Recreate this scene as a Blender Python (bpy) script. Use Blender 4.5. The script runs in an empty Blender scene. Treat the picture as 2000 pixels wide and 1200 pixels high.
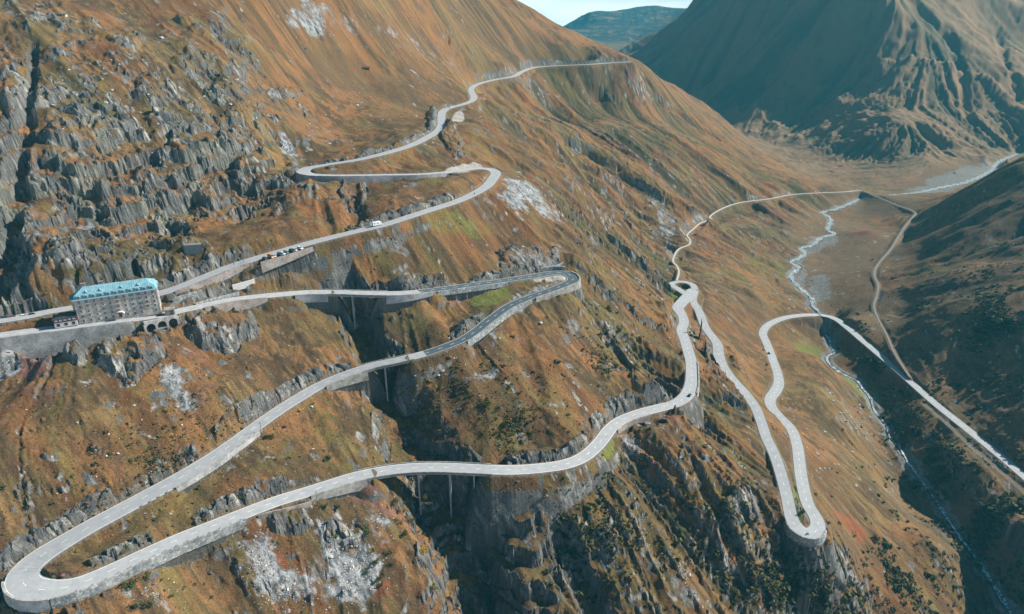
import bpy, bmesh, math, random, time
import numpy as np
from mathutils import Vector, Matrix
T0 = time.time()
def log(*a): print('[%.1fs]' % (time.time()-T0), *a, flush=True)
R = math.radians
C = bpy.context.scene
COL = C.collection
rng = np.random.default_rng(7)
random.seed(7)

# ------------------------------------------------------------------ camera, sky, sun, exposure
PITCH = R(23.5); F = 1333.0            # focal length in photo pixels (photo 2000 x 1200)
cam_d = bpy.data.cameras.new('camera'); cam = bpy.data.objects.new('camera', cam_d); COL.objects.link(cam)
cam.location = (0, 0, 0); cam.rotation_euler = (R(90)-PITCH, 0, 0)
cam_d.sensor_width = 36; cam_d.lens = F/2000*36; cam_d.clip_start = 1; cam_d.clip_end = 60000
C.camera = cam
SUN_EL = R(35); SUN_DIR = np.array([0.955, 0.295]); SUN_DIR = SUN_DIR/np.linalg.norm(SUN_DIR)
W = bpy.data.worlds.new('World'); C.world = W; W.use_nodes = True
nt = W.node_tree; bg = nt.nodes['Background']
sky = nt.nodes.new('ShaderNodeTexSky'); sky.sky_type = 'NISHITA'; sky.sun_disc = False
sky.sun_elevation = SUN_EL; sky.sun_rotation = math.atan2(SUN_DIR[0], SUN_DIR[1])
sky.altitude = 2400; sky.air_density = 1.0; sky.dust_density = 2.0; sky.ozone_density = 1.5
wc = nt.nodes.new('ShaderNodeTexCoord'); wa = nt.nodes.new('ShaderNodeVectorMath'); wa.operation = 'ADD'; wa.inputs[1].default_value = (0, 0, 0.07)   # the true horizon lies behind and below the ranges
nt.links.new(wc.outputs['Generated'], wa.inputs[0]); nt.links.new(wa.outputs[0], sky.inputs['Vector'])
# thin pale veil of cloud low over the ranges
sx = nt.nodes.new('ShaderNodeSeparateXYZ'); nt.links.new(wc.outputs['Generated'], sx.inputs[0])
v1 = nt.nodes.new('ShaderNodeMapRange'); v1.inputs['From Min'].default_value = 0.16; v1.inputs['From Max'].default_value = 0.0; nt.links.new(sx.outputs['Z'], v1.inputs['Value'])
cn_ = nt.nodes.new('ShaderNodeTexNoise'); cn_.inputs['Scale'].default_value = 6; cn_.inputs['Detail'].default_value = 6; cm_ = nt.nodes.new('ShaderNodeMapping'); cm_.inputs['Scale'].default_value = (1, 1, 5)
nt.links.new(wc.outputs['Generated'], cm_.inputs['Vector']); nt.links.new(cm_.outputs[0], cn_.inputs['Vector'])
c2_ = nt.nodes.new('ShaderNodeMapRange'); c2_.inputs['From Min'].default_value = 0.3; c2_.inputs['From Max'].default_value = 0.6; c2_.inputs['To Min'].default_value = 0.55; nt.links.new(cn_.outputs['Fac'], c2_.inputs['Value'])
ml_ = nt.nodes.new('ShaderNodeMath'); ml_.operation = 'MULTIPLY'; nt.links.new(v1.outputs[0], ml_.inputs[0]); nt.links.new(c2_.outputs[0], ml_.inputs[1])
mx_ = nt.nodes.new('ShaderNodeMix'); mx_.data_type = 'RGBA'; mx_.inputs['B'].default_value = (13.5, 14.2, 14.0, 1); nt.links.new(ml_.outputs[0], mx_.inputs['Factor']); nt.links.new(sky.outputs['Color'], mx_.inputs['A'])
nt.links.new(mx_.outputs['Result'], bg.inputs['Color']); bg.inputs['Strength'].default_value = 0.05
sd = bpy.data.lights.new('sun', 'SUN'); sd.energy = 5.0; sd.angle = R(0.5); sd.color = (1.0, 0.93, 0.84)
sun = bpy.data.objects.new('sun', sd); COL.objects.link(sun)
ce = math.cos(SUN_EL)
sun.rotation_euler = Vector((SUN_DIR[0]*ce, SUN_DIR[1]*ce, math.sin(SUN_EL))).to_track_quat('Z', 'Y').to_euler()
C.view_settings.view_transform = 'Standard'; C.view_settings.look = 'None'; C.view_settings.gamma = 1
C.view_settings.exposure = 0.97
C.cycles.volume_bounces = 0; C.cycles.max_bounces = 4; C.cycles.diffuse_bounces = 1
C.cycles.use_denoising = True

# ------------------------------------------------------------------ helpers
CP, SP = math.cos(PITCH), math.sin(PITCH)
def ray(u, v):
    "direction per metre-of-scale: metres per photo pixel s gives point = ray*s"
    return np.array([u-1000.0, F*CP-(v-600.0)*SP, -(F*SP+(v-600.0)*CP)])
def Wz(u, v, z): d = ray(u, v); return d*(z/d[2])
def Ws(u, v, s): return ray(u, v)*s
def tag(o, label=None, cat=None, group=None, kind=None):
    if label: o['label'] = label
    if cat: o['category'] = cat
    if group: o['group'] = group
    if kind: o['kind'] = kind
    return o
def link(o, parent=None):
    COL.objects.link(o)
    if parent is not None: o.parent = parent
    return o
def mesh_np(name, V, Fc, mats=None, parent=None, smooth=False, matidx=None):
    "V (n,3); Fc (m,k) array of faces all of k corners"
    me = bpy.data.meshes.new(name)
    V = np.asarray(V, np.float32); Fc = np.asarray(Fc, np.int32)
    m, k = Fc.shape
    me.vertices.add(len(V)); me.vertices.foreach_set('co', V.ravel())
    me.loops.add(m*k); me.loops.foreach_set('vertex_index', Fc.ravel())
    me.polygons.add(m)
    me.polygons.foreach_set('loop_start', np.arange(0, m*k, k, dtype=np.int32))
    me.polygons.foreach_set('loop_total', np.full(m, k, np.int32))
    me.polygons.foreach_set('use_smooth', np.full(m, bool(smooth)))
    for mt in (mats or []): me.materials.append(mt)
    if matidx is not None: me.polygons.foreach_set('material_index', np.asarray(matidx, np.int32))
    me.update(); me.validate()
    return link(bpy.data.objects.new(name, me), parent)

# value noise, vectorised
_TAB = rng.random((256, 256)).astype(np.float32)*2-1
def vnoise(x, y, seed=0):
    x = x+seed*17.31; y = y+seed*9.77
    xi = np.floor(x); yi = np.floor(y)
    fx = (x-xi).astype(np.float32); fy = (y-yi).astype(np.float32)
    fx = fx*fx*(3-2*fx); fy = fy*fy*(3-2*fy)
    i0 = xi.astype(np.int32) & 255; j0 = yi.astype(np.int32) & 255
    i1 = (i0+1) & 255; j1 = (j0+1) & 255
    a = _TAB[i0, j0]; b = _TAB[i1, j0]; c = _TAB[i0, j1]; d = _TAB[i1, j1]
    return (a+(b-a)*fx)*(1-fy)+(c+(d-c)*fx)*fy
def rot(x, y, a): c, s = math.cos(a), math.sin(a); return x*c-y*s, x*s+y*c
def fbm(x, y, wl, octs, seed=0, gain=0.5, ridged=False):
    out = 0; amp = 1; tot = 0
    for k in range(octs):
        xx, yy = rot(x/wl, y/wl, 0.6*k+seed)
        n = vnoise(xx, yy, seed+k*3)
        if ridged: n = 1-2*np.abs(n)
        out = out+amp*n; tot += amp; amp *= gain; wl /= 2.03
    return out/tot
def sstep(a, b, x):
    t = np.clip((x-a)/(b-a), 0, 1); return t*t*(3-2*t)

# ------------------------------------------------------------------ polar grid round the viewpoint (finer near, coarser far)
QUAL = 1.0
NT = int(1340*QUAL); TH0, TH1 = -0.93, 0.93
th = np.linspace(TH0, TH1, NT)
lr = np.concatenate([np.arange(math.log(120), math.log(2200), 0.0021/QUAL), np.arange(math.log(2200), math.log(7900), 0.0042/QUAL)])
NR = len(lr)

# ------------------------------------------------------------------ routes, traced on the photograph; heights relative to the viewpoint
# (u, v, width_m, z or None)
ROAD_A = [(1232,121,8,-91),(1190,123,8,None),(1150,126,8,None),(1100,128,8,None),(1050,131,8,-94),(1022,139,9,None),(1000,150,9,-97),(965,156,8,None),(932,165,8,None),
 (921,173,8,None),(922,182,8,None),(926,190,8.5,None),(920,198,8,None),(900,205,8,None),(877,211,8,None),(865,218,8.5,None),(862,230,8.5,-110),(862,245,8.5,None),
 (855,256,8.5,None),(832,270,8.5,None),(800,285,8.5,None),(750,300,8.5,-116),(700,312,8,None),(650,320,8,None),(620,325,9,None),(600,329,10,None),(593,335,10,-121.5),(605,341,9,None),
 (640,343,7.5,None),(700,343,7.5,None),(760,342,7.5,None),(820,341,8,None),(870,337,8,-130),(905,332,8,None),(935,329,8.5,None),(958,331,9,None),(968,337,9,-136),(963,349,9,None),(950,364,9,None),
 (925,379,8.5,None),(888,395,8.5,None),(850,407,8.5,None),(800,423,8.5,-141),(750,439,8.5,None),(700,451,8.5,None),(650,463,8.5,None),(600,476,8.5,None),
 (550,491,9,None),(500,505,9,-150),(450,521,9,None),(400,541,9,None),(350,561,9,None),(312,573,9,-158),(260,582,8,None),(200,592,8,-159.3),(150,600,8,None),
 (100,608,8,-160),(50,618,9,None),(0,626,9,-160.5),(-60,634,9,None),(-110,645,10,-161),(-100,660,10,None),(-50,662,9,None),(0,656,9,-161.5)]
ROAD_B = [(0,656,9,-161.5),(60,648,9,None),(130,640,8,None),(235,627,7,-163),(290,619.5,7,None),(328,613,7,None),(351,607,7.5,None),(404,596,8,-166),(452,586,8,None),(500,580,8,None),
 (550,575,8,None),(600,571.5,8,-173),(650,571,8,None),(700,572.5,8,None),(750,573.5,8,None),(800,572,8,None),(850,566,8,-181),(925,556,8,None),(985,548,8,None),(1037,540,9,None),
 (1075,534,9,None),(1100,533,9.5,None),(1116,539,9.5,-189),(1118,549,9.5,None),(1103,556,8.5,None),(1075,567,8,None),(1037,580,8,None),(1000,595,8,-193),(975,611,8,None),
 (950,630,8,None),(925,650,8,None),(900,665,8,-199),(862,680,8,None),(825,692,8,None),(775,704,8,-203),(725,715,8,None),(675,732,8.5,None),(625,753,8.5,None),
 (587,775,9,None),(550,798,9,None),(500,833,9,-213),(460,863,9.5,None),(415,895,10.5,None),(360,929,11,None),(300,962,11,None),(240,994,11,None),(180,1026,11,-221),
 (125,1058,11.5,None),(82,1085,12.5,None),(50,1112,13,None),(42,1130,13,-225),(55,1147,12.5,None),(85,1152,12,None),(115,1150,10.5,None),(150,1142,9.5,None),
 (187,1128,9.5,None),(230,1108,9,None),(275,1087,9,None),(350,1053,9,None),(412,1029,9,None),(462,1009,9,None),(500,994,9,-231),(550,976,9,None),(600,961,9,None),
 (650,945,9,None),(700,930,9,-236),(750,920,9,None),(800,914.5,9,None),(850,913,9,None),(900,914.5,9,None),(950,917,9,None),(1000,918,9,-243),(1050,915,9,None),
 (1100,908,9,None),(1130,898,9,None),(1153,883,9,None),(1175,860,9,None),(1190,840,9,None),(1212,822,9,-251),(1250,807,9,None),(1287,797,9,None),(1318,789,9,None),(1340,774,10,None),
 (1350,752,9.5,-256),(1351,730,9,None),(1350,707,9,None),(1344,685,9,-261),(1337,662,9,None),(1331,645,9,None),(1336,630,9,None),(1332,615,9,None),(1324,602,11,-268),(1333,590,12,None),
 (1345,577,12,None),(1355,566,11,-274),(1352,578,10,None),(1353,590,9,-275),(1362,602,8,None),(1370,620,8.5,None),(1377,639,8,None),(1389,655,8,None),(1401,672,9,None),(1404,695,9.5,-283),(1412,715,8.5,None),
 (1430,740,8,None),(1455,767,8,None),(1475,795,8,None),(1487,825,8,None),(1497,855,8,None),(1508,878,8,None),(1517,900,8,None),(1525,925,8,None),(1535,962,8,None),(1542,995,8,None),
 (1547,1015,8.5,-303),(1560,1034,9.5,None),(1577,1043,10,-304.5),(1593,1038,9.5,None),(1598,1024,9,None),(1590,1005,8.5,-306),(1580,990,8.5,None),(1571,962,8.5,None),(1564,925,8.5,None),(1561,900,8.5,None),
 (1557,870,8.5,-314),(1545,837,8.5,None),(1522,813,8.5,None),(1507,795,9,None),(1504,780,9.5,None),(1514,765,10,None),(1521,750,9.5,-322),(1519,730,8.5,None),(1511,707,8.5,None),(1504,687,8.5,None),
 (1496,667,8.5,None),(1490,652,8.5,-331),(1497,638,8.5,None),(1515,627,8.5,None),(1537,620,8.5,None),(1575,615.5,8.5,-338),(1612,617,9,-341),(1632,623,9,None),(1655,640,8.5,None),(1687,667,8.5,-346),
 (1725,699,8.5,None),(1762,731,8.5,None),(1800,765,8.5,-352),(1825,787,8.5,None),(1862,817,8.5,None),(1900,847,8.5,-358),(1937,877,8.5,None),(1965,900,8.5,None),(2000,930,8.5,-363),(2060,984,8.5,-366),(2130,1060,8.5,-370)]
LOOP = [(1345,578,6.5,-272.5),(1334,571,7,None),(1322,563,7,None),(1311,555.5,7,-273),(1322,550.5,6,None),(1338,551,6,None),(1352,556,7,None),(1358,566,7,-274)]
TRACK = [(1322,548,3,-275),(1326,530,3,None),(1322,520,3,None),(1315,512,3,None),(1317,500,3,None),(1327,486,3,None),(1347,477,3,None),(1347,467,3,None),(1342,460,3.2,-287),(1355,447,3.2,None),
 (1370,435,3.4,None),(1388,429,3.6,-295),(1387,423,3.6,None),(1412,407,3.8,None),(1445,396,4,-303),(1500,389,4,None),(1550,380,4,None),(1600,377,4,-316),(1650,375,4,None),(1682,373,4.5,-323),(1712,384,4.5,None),
 (1750,400,4.5,None),(1787,415,4.5,-323),(1783,424,4.5,None),(1772,437,4.5,None),(1755,462,4.5,-324),(1740,487,4.5,None),(1720,510,4.5,None),(1710,525,4.5,None),(1708,540,4.5,-329),
 (1715,557,4.2,None),(1713,575,4,None),(1707,600,4,-334),(1717,627,4,None),(1732,655,4,None),(1747,690,4,-341),(1762,715,3.6,None),(1777,737,3.4,-348)]
RAIL = [(1806,789,3.4,-355),(1850,828,3.4,None),(1900,873,3.4,-361),(1950,915,3.4,None),(2000,960,3.4,-367),(2060,1017,3.4,-371)]
RIVER = [(1990,300,6,-318),(1950,317,7,-320),(1937,332,7,None),(1915,345,8,None),(1880,358,8,None),(1840,366,8,None),(1787,377,7,-326),(1735,382,6,None),(1690,385,6,-333),(1665,396,5,None),(1650,402,6,None),(1632,409,6,None),
 (1607,415,6,-338),(1620,425,5,None),(1621,440,5,None),(1617,449,5,None),(1630,457,5,None),(1605,464,5,-341),(1595,472,5,None),(1585,480,5,None),(1565,485,5,None),(1572,495,5,None),(1557,507,5,None),
 (1545,512,5,-345),(1560,522,4.5,None),(1545,537,4.5,None),(1550,550,4,None),(1562,562,4,None),(1577,575,4,-349),(1587,585,4,None),(1586,595,4,None),(1595,605,4,None),(1606,618,4,-354),(1609,635,3.6,None),(1611,650,3.6,None),
 (1620,665,3.6,None),(1622,677,3.6,None),(1632,687,3.6,None),(1615,697,3.2,None),(1617,707,3.2,None),(1632,722,3.6,-365),(1655,735,2.4,None),(1675,745,2.4,None),(1685,760,2.8,None),(1700,777,2.8,None),(1707,800,2.4,None),
 (1720,817,2.4,None),(1735,837,2.8,-377),(1737,852,2.6,None),(1755,872,2.6,None),(1772,900,2.6,-384),(1802,942,2.6,None),(1830,980,3,None),(1865,1035,3,-398),(1900,1082,3.4,None),(1955,1165,4,-413),(1990,1230,4,-420),(2010,1330,4,-430)]

def route(pts, step=2.0):
    "fill missing heights by 3-D length, return smooth resampled (x,y,z,width,u,v)"
    P = np.array([(p[0], p[1], p[2]) for p in pts], float)
    anch = [i for i, p in enumerate(pts) if p[3] is not None]
    za = [pts[i][3] for i in anch]
    z = np.interp(np.arange(len(pts)), anch, za)
    for _ in range(8):
        X = np.array([Wz(P[i, 0], P[i, 1], z[i]) for i in range(len(P))])
        L = np.concatenate([[0], np.cumsum(np.linalg.norm(np.diff(X, axis=0), axis=1))])
        z = 0.5*z+0.5*np.interp(L, L[anch], za)
    X = np.array([Wz(P[i, 0], P[i, 1], z[i]) for i in range(len(P))])
    Q = np.concatenate([X, P[:, 2:3], P[:, :2]], axis=1)
    Q = np.concatenate([[2*Q[0]-Q[1]], Q, [2*Q[-1]-Q[-2]]])
    out = []
    for i in range(1, len(Q)-2):                    # centripetal Catmull-Rom
        p0, p1, p2, p3 = Q[i-1], Q[i], Q[i+1], Q[i+2]
        def dt(a, b): return max(np.linalg.norm((a-b)[:3]), 1e-3)**0.5
        t1 = dt(p0, p1); t2 = t1+dt(p1, p2); t3 = t2+dt(p2, p3)
        n = max(2, int(np.linalg.norm((p2-p1)[:3])/(step*0.5)))
        for t in np.linspace(t1, t2, n, endpoint=False):
            A1 = (t1-t)/t1*p0+t/t1*p1; A2 = (t2-t)/(t2-t1)*p1+(t-t1)/(t2-t1)*p2; A3 = (t3-t)/(t3-t2)*p2+(t-t2)/(t3-t2)*p3
            B1 = (t2-t)/t2*A1+t/t2*A2; B2 = (t3-t)/(t3-t1)*A2+(t-t1)/(t3-t1)*A3
            out.append((t2-t)/(t2-t1)*B1+(t-t1)/(t2-t1)*B2)
    out.append(Q[-2]); out = np.array(out)
    L = np.concatenate([[0], np.cumsum(np.linalg.norm(np.diff(out[:, :2], axis=0), axis=1))])
    n = int(L[-1]/step)+1; S = np.linspace(0, L[-1], n)
    o = np.stack([np.interp(S, L, out[:, k]) for k in range(6)], axis=1)
    for _ in range(3): o[1:-1, :4] = 0.25*o[:-2, :4]+0.5*o[1:-1, :4]+0.25*o[2:, :4]
    return o
rA, rB, rL, rT, rR = route(ROAD_A), route(ROAD_B), route(LOOP, 1.0), route(TRACK), route(RAIL)
rV = route(RIVER, 1.5)
for n_, r_ in (('A', rA), ('B', rB), ('track', rT), ('river', rV)):
    g = np.abs(np.diff(r_[:, 2]))/np.maximum(np.linalg.norm(np.diff(r_[:, :2], axis=0), axis=1), 1e-6)
    log('route', n_, 'length', len(r_)*2, 'max grade %.2f' % g.max())

# ------------------------------------------------------------------ control points of the land away from the routes
CTRL_S = [  # (u, v, metres per pixel)
 (0,0,.44),(250,0,.49),(500,0,.56),(700,0,.65),(850,0,.78),(950,0,.93),(1003,0,1.04),(1060,32,1.03),(1110,68,1.02),(1180,100,1.01),
 (0,150,.37),(250,150,.415),(500,150,.49),(700,150,.60),(850,120,.70),(950,90,.85),
 (0,300,.335),(200,300,.36),(400,300,.40),(500,250,.44),(540,300,.44),(650,250,.50),(750,220,.56),(800,180,.61),
 (0,450,.312),(100,450,.325),(200,450,.337),(300,440,.35),(400,430,.365),(500,420,.385),(0,540,.298),(100,540,.303),(200,530,.313),(300,520,.325),
 (0,700,.276),(0,850,.25),(0,1000,.233),(0,1190,.217),(200,800,.266),(200,930,.249),(450,760,.288),(400,700,.297),(300,1190,.226),(400,1100,.243),(600,375,.397),(700,385,.402),(640,420,.377),(780,390,.396),(600,1190,.25),(700,1000,.273),
 (600,650,.326),(1200,700,.375),(1250,600,.455),(1150,400,.56),(1200,250,.87),(1350,350,.858),(1100,300,.72),(1300,250,.957),(1400,300,.97),(1500,345,.98),(1050,200,.86),(1000,280,.56),(1150,180,.97),
 (1232,125,1.01),(1262,130,1.06),(1300,160,1.12),(1345,187,1.2),(1400,225,1.25),(1440,268,1.28),(1490,300,1.25),(1560,335,1.12),(1620,365,1.03),
 (1200,160,.97),(1260,200,.99),(1330,240,1.03),
 (1500,220,1.55),(1600,260,1.4),(1700,310,1.22),(1420,190,2.0),(1720,335,1.13),(1800,325,1.13),(1860,310,1.16),(1950,300,1.15),
 (1450,100,1.9),(1500,60,1.75),(1550,50,1.66),(1620,0,1.62),(1700,0,1.56),(1850,0,1.62),(2000,0,1.70),(1600,150,1.55),(1750,150,1.42),(1900,150,1.38),(1850,280,1.21),(2000,220,1.33),(2000,278,1.26),(1750,250,1.24),
 (2150,150,1.49),(2300,100,1.6),(1600,-200,1.9),(1900,-200,2.1),(2200,-200,2.4),(1390,0,2.4),(1410,-60,2.5),(1330,60,2.45),(1272,108,2.55),(1300,120,2.3),
 (1242,104,2.85),(1200,90,3.1),(1300,74,3.3),(1230,62,3.55),(1108,57,4.0),(1135,35,4.05),(1120,47,4.03),(1150,26,4.08),(1180,23,4.1),(1215,22,4.1),(1300,17,4.15),(1360,16,4.1),(1250,15,4.15),(1340,18,4.15),(1375,13,4.1),(1160,58,3.7),(1330,42,3.75),
 (2000,600,.53),(1850,600,.567),(1800,500,.705),(1900,450,.68),(2000,450,.645),(2000,312,.765),(1900,364,.775),(1830,404,.84),(2200,500,.542),(2200,300,.652),(2400,400,.526),(1900,750,.508),(2000,800,.468),(2200,900,.42),(1800,640,.565),
 (1700,450,.822),(1640,560,.69),(1430,500,.70),(1500,450,.80),(1450,600,.588),(1500,550,.66),(1650,480,.80),(1650,620,.625),
 (1650,900,.43),(1700,960,.415),(1750,1050,.395),(1700,1100,.369),(1800,1190,.366),(1840,1090,.395),(1500,1190,.317),(1400,1100,.308),(1400,950,.334),(1200,1000,.300),(1200,1190,.280),(1000,1190,.262),(1600,1200,.338),
 (1600,700,.535),(1450,700,.49),(1640,800,.475),(2000,1100,.386),(1950,1030,.412),(1900,960,.436),(1850,900,.452),(2100,1200,.365),(2200,1150,.36),(1780,800,.503)]
CTRL_P = [  # (x, y, z)
 (-100,2200,-60),(250,1950,-250),(450,2150,-310),(-500,1500,190),(-900,900,260),(-1500,2500,500),(-300,3000,200),(-300,4500,40),(-1500,6000,600),
 (1500,3000,380),(2600,2600,-20),(2500,5000,600),(3500,6500,800),(900,6900,-300),(300,6500,-350),(1600,6900,-250),(600,7700,-700),(1600,7700,-700),(-400,7000,-500),(-400,7700,-700),(2600,7400,-200),
 (0,150,-300),(-200,130,-285),(200,150,-350),(350,250,-400),(-350,120,-262),(-500,250,-225),(-450,400,-120),(-700,500,20),(600,250,-400),
 (900,1150,-268),(1000,1250,-300),(1500,1400,-150),(900,700,-185),(1300,900,-70),(700,400,-330),(1000,350,-220),(380,120,-440),(3500,3000,300),(5000,6000,800),(-3500,6000,900),(-2500,7000,500)]
pts = [Ws(*c) for c in CTRL_S]+[np.array(p, float) for p in CTRL_P]
for r_, st in ((rA, 12), (rB, 12), (rT, 12), (rV, 12), (rR, 12)):
    for i in range(0, len(r_), st): pts.append(r_[i, :3].copy())
pts = np.array(pts)
tt = np.arctan2(pts[:, 0], pts[:, 1]); ll = 0.5*np.log(pts[:, 0]**2+pts[:, 1]**2); qq = pts[:, 2]/np.exp(ll)
keep = []
for i in range(len(pts)):                            # drop near-duplicates
    if all((tt[i]-tt[j])**2+(ll[i]-ll[j])**2 > 0.009**2 for j in keep): keep.append(i)
tt, ll, qq = tt[keep], ll[keep], qq[keep]
N = len(tt); log('control points', N)
def tps(d2): return 0.5*d2*np.log(d2+1e-12)
K = tps((tt[:, None]-tt[None])**2+(ll[:, None]-ll[None])**2)+np.eye(N)*4e-6
Pm = np.stack([np.ones(N), tt, ll], 1)
A = np.zeros((N+3, N+3)); A[:N, :N] = K; A[:N, N:] = Pm; A[N:, :N] = Pm.T
sol = np.linalg.solve(A, np.concatenate([qq, [0, 0, 0]]))
NCT, NCR = 230, 420
cth = np.linspace(TH0, TH1, NCT); clr = np.linspace(lr[0], lr[-1], NCR)
coarse = np.zeros((NCR, NCT))
for j in range(NCR):
    d2 = (cth[:, None]-tt[None])**2+(clr[j]-ll[None])**2
    coarse[j] = tps(d2)@sol[:N]+sol[N]+sol[N+1]*cth+sol[N+2]*clr[j]
def cubw(t):
    return np.stack([-.5*t**3+t**2-.5*t, 1.5*t**3-2.5*t**2+1, -1.5*t**3+2*t**2+.5*t, .5*t**3-.5*t**2])
def up(Cg, c_l, c_t, l, t):
    "separable Catmull-Rom upsampling of a regular (ln r, theta) grid"
    f = (l-c_l[0])/(c_l[1]-c_l[0]); i = np.clip(np.floor(f).astype(int), 0, len(c_l)-2); w = cubw(f-i)
    M = sum(w[k][:, None]*Cg[np.clip(i+k-1, 0, len(c_l)-1)] for k in range(4))
    f = (t-c_t[0])/(c_t[1]-c_t[0]); i = np.clip(np.floor(f).astype(int), 0, len(c_t)-2); w = cubw(f-i)
    return sum(w[k][None]*M[:, np.clip(i+k-1, 0, len(c_t)-1)] for k in range(4)).astype(np.float32)
rr = np.exp(lr)[:, None].astype(np.float32)
X = (rr*np.sin(th)[None]).astype(np.float32); Y = (rr*np.cos(th)[None]).astype(np.float32)
base = up(coarse, clr, cth, lr, th)*rr
log('base land', base.shape)

# ------------------------------------------------------------------ looking things up on the land
def grid_ij(x, y):
    r = np.hypot(x, y); t = np.arctan2(x, y)
    fi = np.interp(np.log(r), lr, np.arange(NR)); fj = (t-TH0)/(TH1-TH0)*(NT-1)
    return fi, np.clip(fj, 0, NT-1.001)
def samp(G, x, y):
    fi, fj = grid_ij(np.asarray(x, float), np.asarray(y, float))
    i = np.clip(fi.astype(int), 0, NR-2); j = fj.astype(int); a = fi-i; b = fj-j
    return (G[i, j]*(1-a)*(1-b)+G[i+1, j]*a*(1-b)+G[i, j+1]*(1-a)*b+G[i+1, j+1]*a*b)
def hit(u, v, G=None, rmin=0):
    "where the sight line through photo pixel (u, v) meets the land"
    G = H if G is None else G
    d = ray(u, v); t = math.atan2(d[0], d[1]); q = d[2]/math.hypot(d[0], d[1])
    fj = min(max((t-TH0)/(TH1-TH0)*(NT-1), 0), NT-1.001); j = int(fj); b = fj-j
    col = (G[:, j]*(1-b)+G[:, j+1]*b)/rr[:, 0]
    ok = np.nonzero((col >= q) & (rr[:, 0] > rmin))[0]
    if len(ok) == 0: return None
    r = float(rr[ok[0], 0]); return np.array([r*math.sin(t), r*math.cos(t), r*q])
def patch(u, v, du, dv, ang=0, G=None, soft=0.35, warp=0.35, seed=0):
    """mask 0..1 of a patch on the land round what the photograph shows at (u, v), with half-axes du, dv photo pixels,
    turned by ang degrees (clockwise in the photo); the ellipse itself lies on the land in metres"""
    G = base if G is None else G
    c, s = math.cos(R(ang)), math.sin(R(ang))
    P0 = hit(u, v, G)
    if P0 is None: return None
    d = ray(u, v); sc = P0[2]/d[2]
    # the local slope plane carries the two axes
    e = 3.0
    gx = float(samp(G, P0[0]+e, P0[1])-samp(G, P0[0]-e, P0[1]))/(2*e); gy = float(samp(G, P0[0], P0[1]+e)-samp(G, P0[0], P0[1]-e))/(2*e)
    def onplane(uu, vv):
        q = ray(uu, vv); den = q[2]-gx*q[0]-gy*q[1]
        k = (P0[2]-gx*P0[0]-gy*P0[1])/den if abs(den) > 1e-6 else sc
        k = min(max(k, sc*0.7), sc*1.4)
        return (q*k)[:2]
    a = onplane(u+du*c, v+du*s)-P0[:2]; b = onplane(u-dv*s, v+dv*c)-P0[:2]
    M = np.array([a, b]).T
    if abs(np.linalg.det(M)) < 1e-3: return None
    Mi = np.linalg.inv(M)
    rad = 1.6*max(np.linalg.norm(a), np.linalg.norm(b))+2
    r0 = math.hypot(P0[0], P0[1])
    i0 = np.searchsorted(lr, math.log(max(r0-rad, 121))); i1 = np.searchsorted(lr, math.log(r0+rad))+1
    tc = math.atan2(P0[0], P0[1]); dt_ = rad/max(r0, 1)
    j0 = int(np.clip((tc-dt_-TH0)/(TH1-TH0)*(NT-1), 0, NT-2)); j1 = int(np.clip((tc+dt_-TH0)/(TH1-TH0)*(NT-1)+1, 1, NT))
    x = X[i0:i1, j0:j1]-P0[0]; y = Y[i0:i1, j0:j1]-P0[1]
    p = Mi[0, 0]*x+Mi[0, 1]*y; q = Mi[1, 0]*x+Mi[1, 1]*y
    D = np.sqrt(p*p+q*q)
    wl = max(2.0, 0.5*min(np.linalg.norm(a), np.linalg.norm(b)))
    D = D+warp*fbm(x+P0[0], y+P0[1], wl, 4, seed+3)
    return (slice(i0, i1), slice(j0, j1)), sstep(1+soft*0.5, 1-soft*0.5, D).astype(np.float32), (p, q, P0, np.linalg.norm(a), np.linalg.norm(b))
def put(G, *a, val=1.0, mode='max', **k):
    r = patch(*a, **k)
    if r is None: return
    sl, m, _ = r
    if mode == 'max': G[sl] = np.maximum(G[sl], m*val)
    elif mode == 'mul': G[sl] *= (1-m*val)
    else: G[sl] += m*val

# ------------------------------------------------------------------ fall-line gullies and ribs
mlr = np.linspace(lr[0], lr[-1], 900); mth = np.linspace(TH0, TH1, 620)
mb = up(coarse, clr, cth, mlr, mth)*np.exp(mlr)[:, None]
gl, gt = np.gradient(mb); gl /= (mlr[1]-mlr[0]); gt /= (mth[1]-mth[0])     # both per unit of (ln r, theta): same scale
gm = np.sqrt(gl**2+gt**2)+1e-6; fl, ft = gl/gm, gt/gm
def lic(wl, length, steps, seed, ridged=False):
    "noise smeared along the fall line; wl and length in metres at each place"
    L0, T0_ = np.meshgrid(mlr, mth, indexing='ij'); rm = np.exp(L0)
    wlm = np.where(rm > 1500, wl*(rm/1500)**0.8, wl); fac = (wlm/wl)
    wr = 2.0**np.round(np.log2(fac)*1.0)
    acc = 0; n = 0
    for sg in (1, -1):
        L, T_ = L0.copy(), T0_.copy()
        for k in range(steps):
            r = np.exp(L); x = r*np.sin(T_); y = r*np.cos(T_)
            acc = acc+vnoise(x/(wl*wr), y/(wl*wr), seed)+0.5*vnoise(x/(wl*wr)*2.1, y/(wl*wr)*2.1, seed+5); n += 1
            i = np.clip(((L-mlr[0])/(mlr[1]-mlr[0])).astype(int), 0, len(mlr)-1); j = np.clip(((T_-mth[0])/(mth[1]-mth[0])).astype(int), 0, len(mth)-1)
            h = length*fac/steps/r*sg
            L = L+fl[i, j]*h; T_ = T_+ft[i, j]*h
    a = acc/n
    return a/a.std()
licA = lic(34, 170, 12, 3); licB = lic(9.5, 55, 9, 11)
LA = up(licA, mlr, mth, lr, th); LB = up(licB, mlr, mth, lr, th)
log('fall lines')

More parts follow.
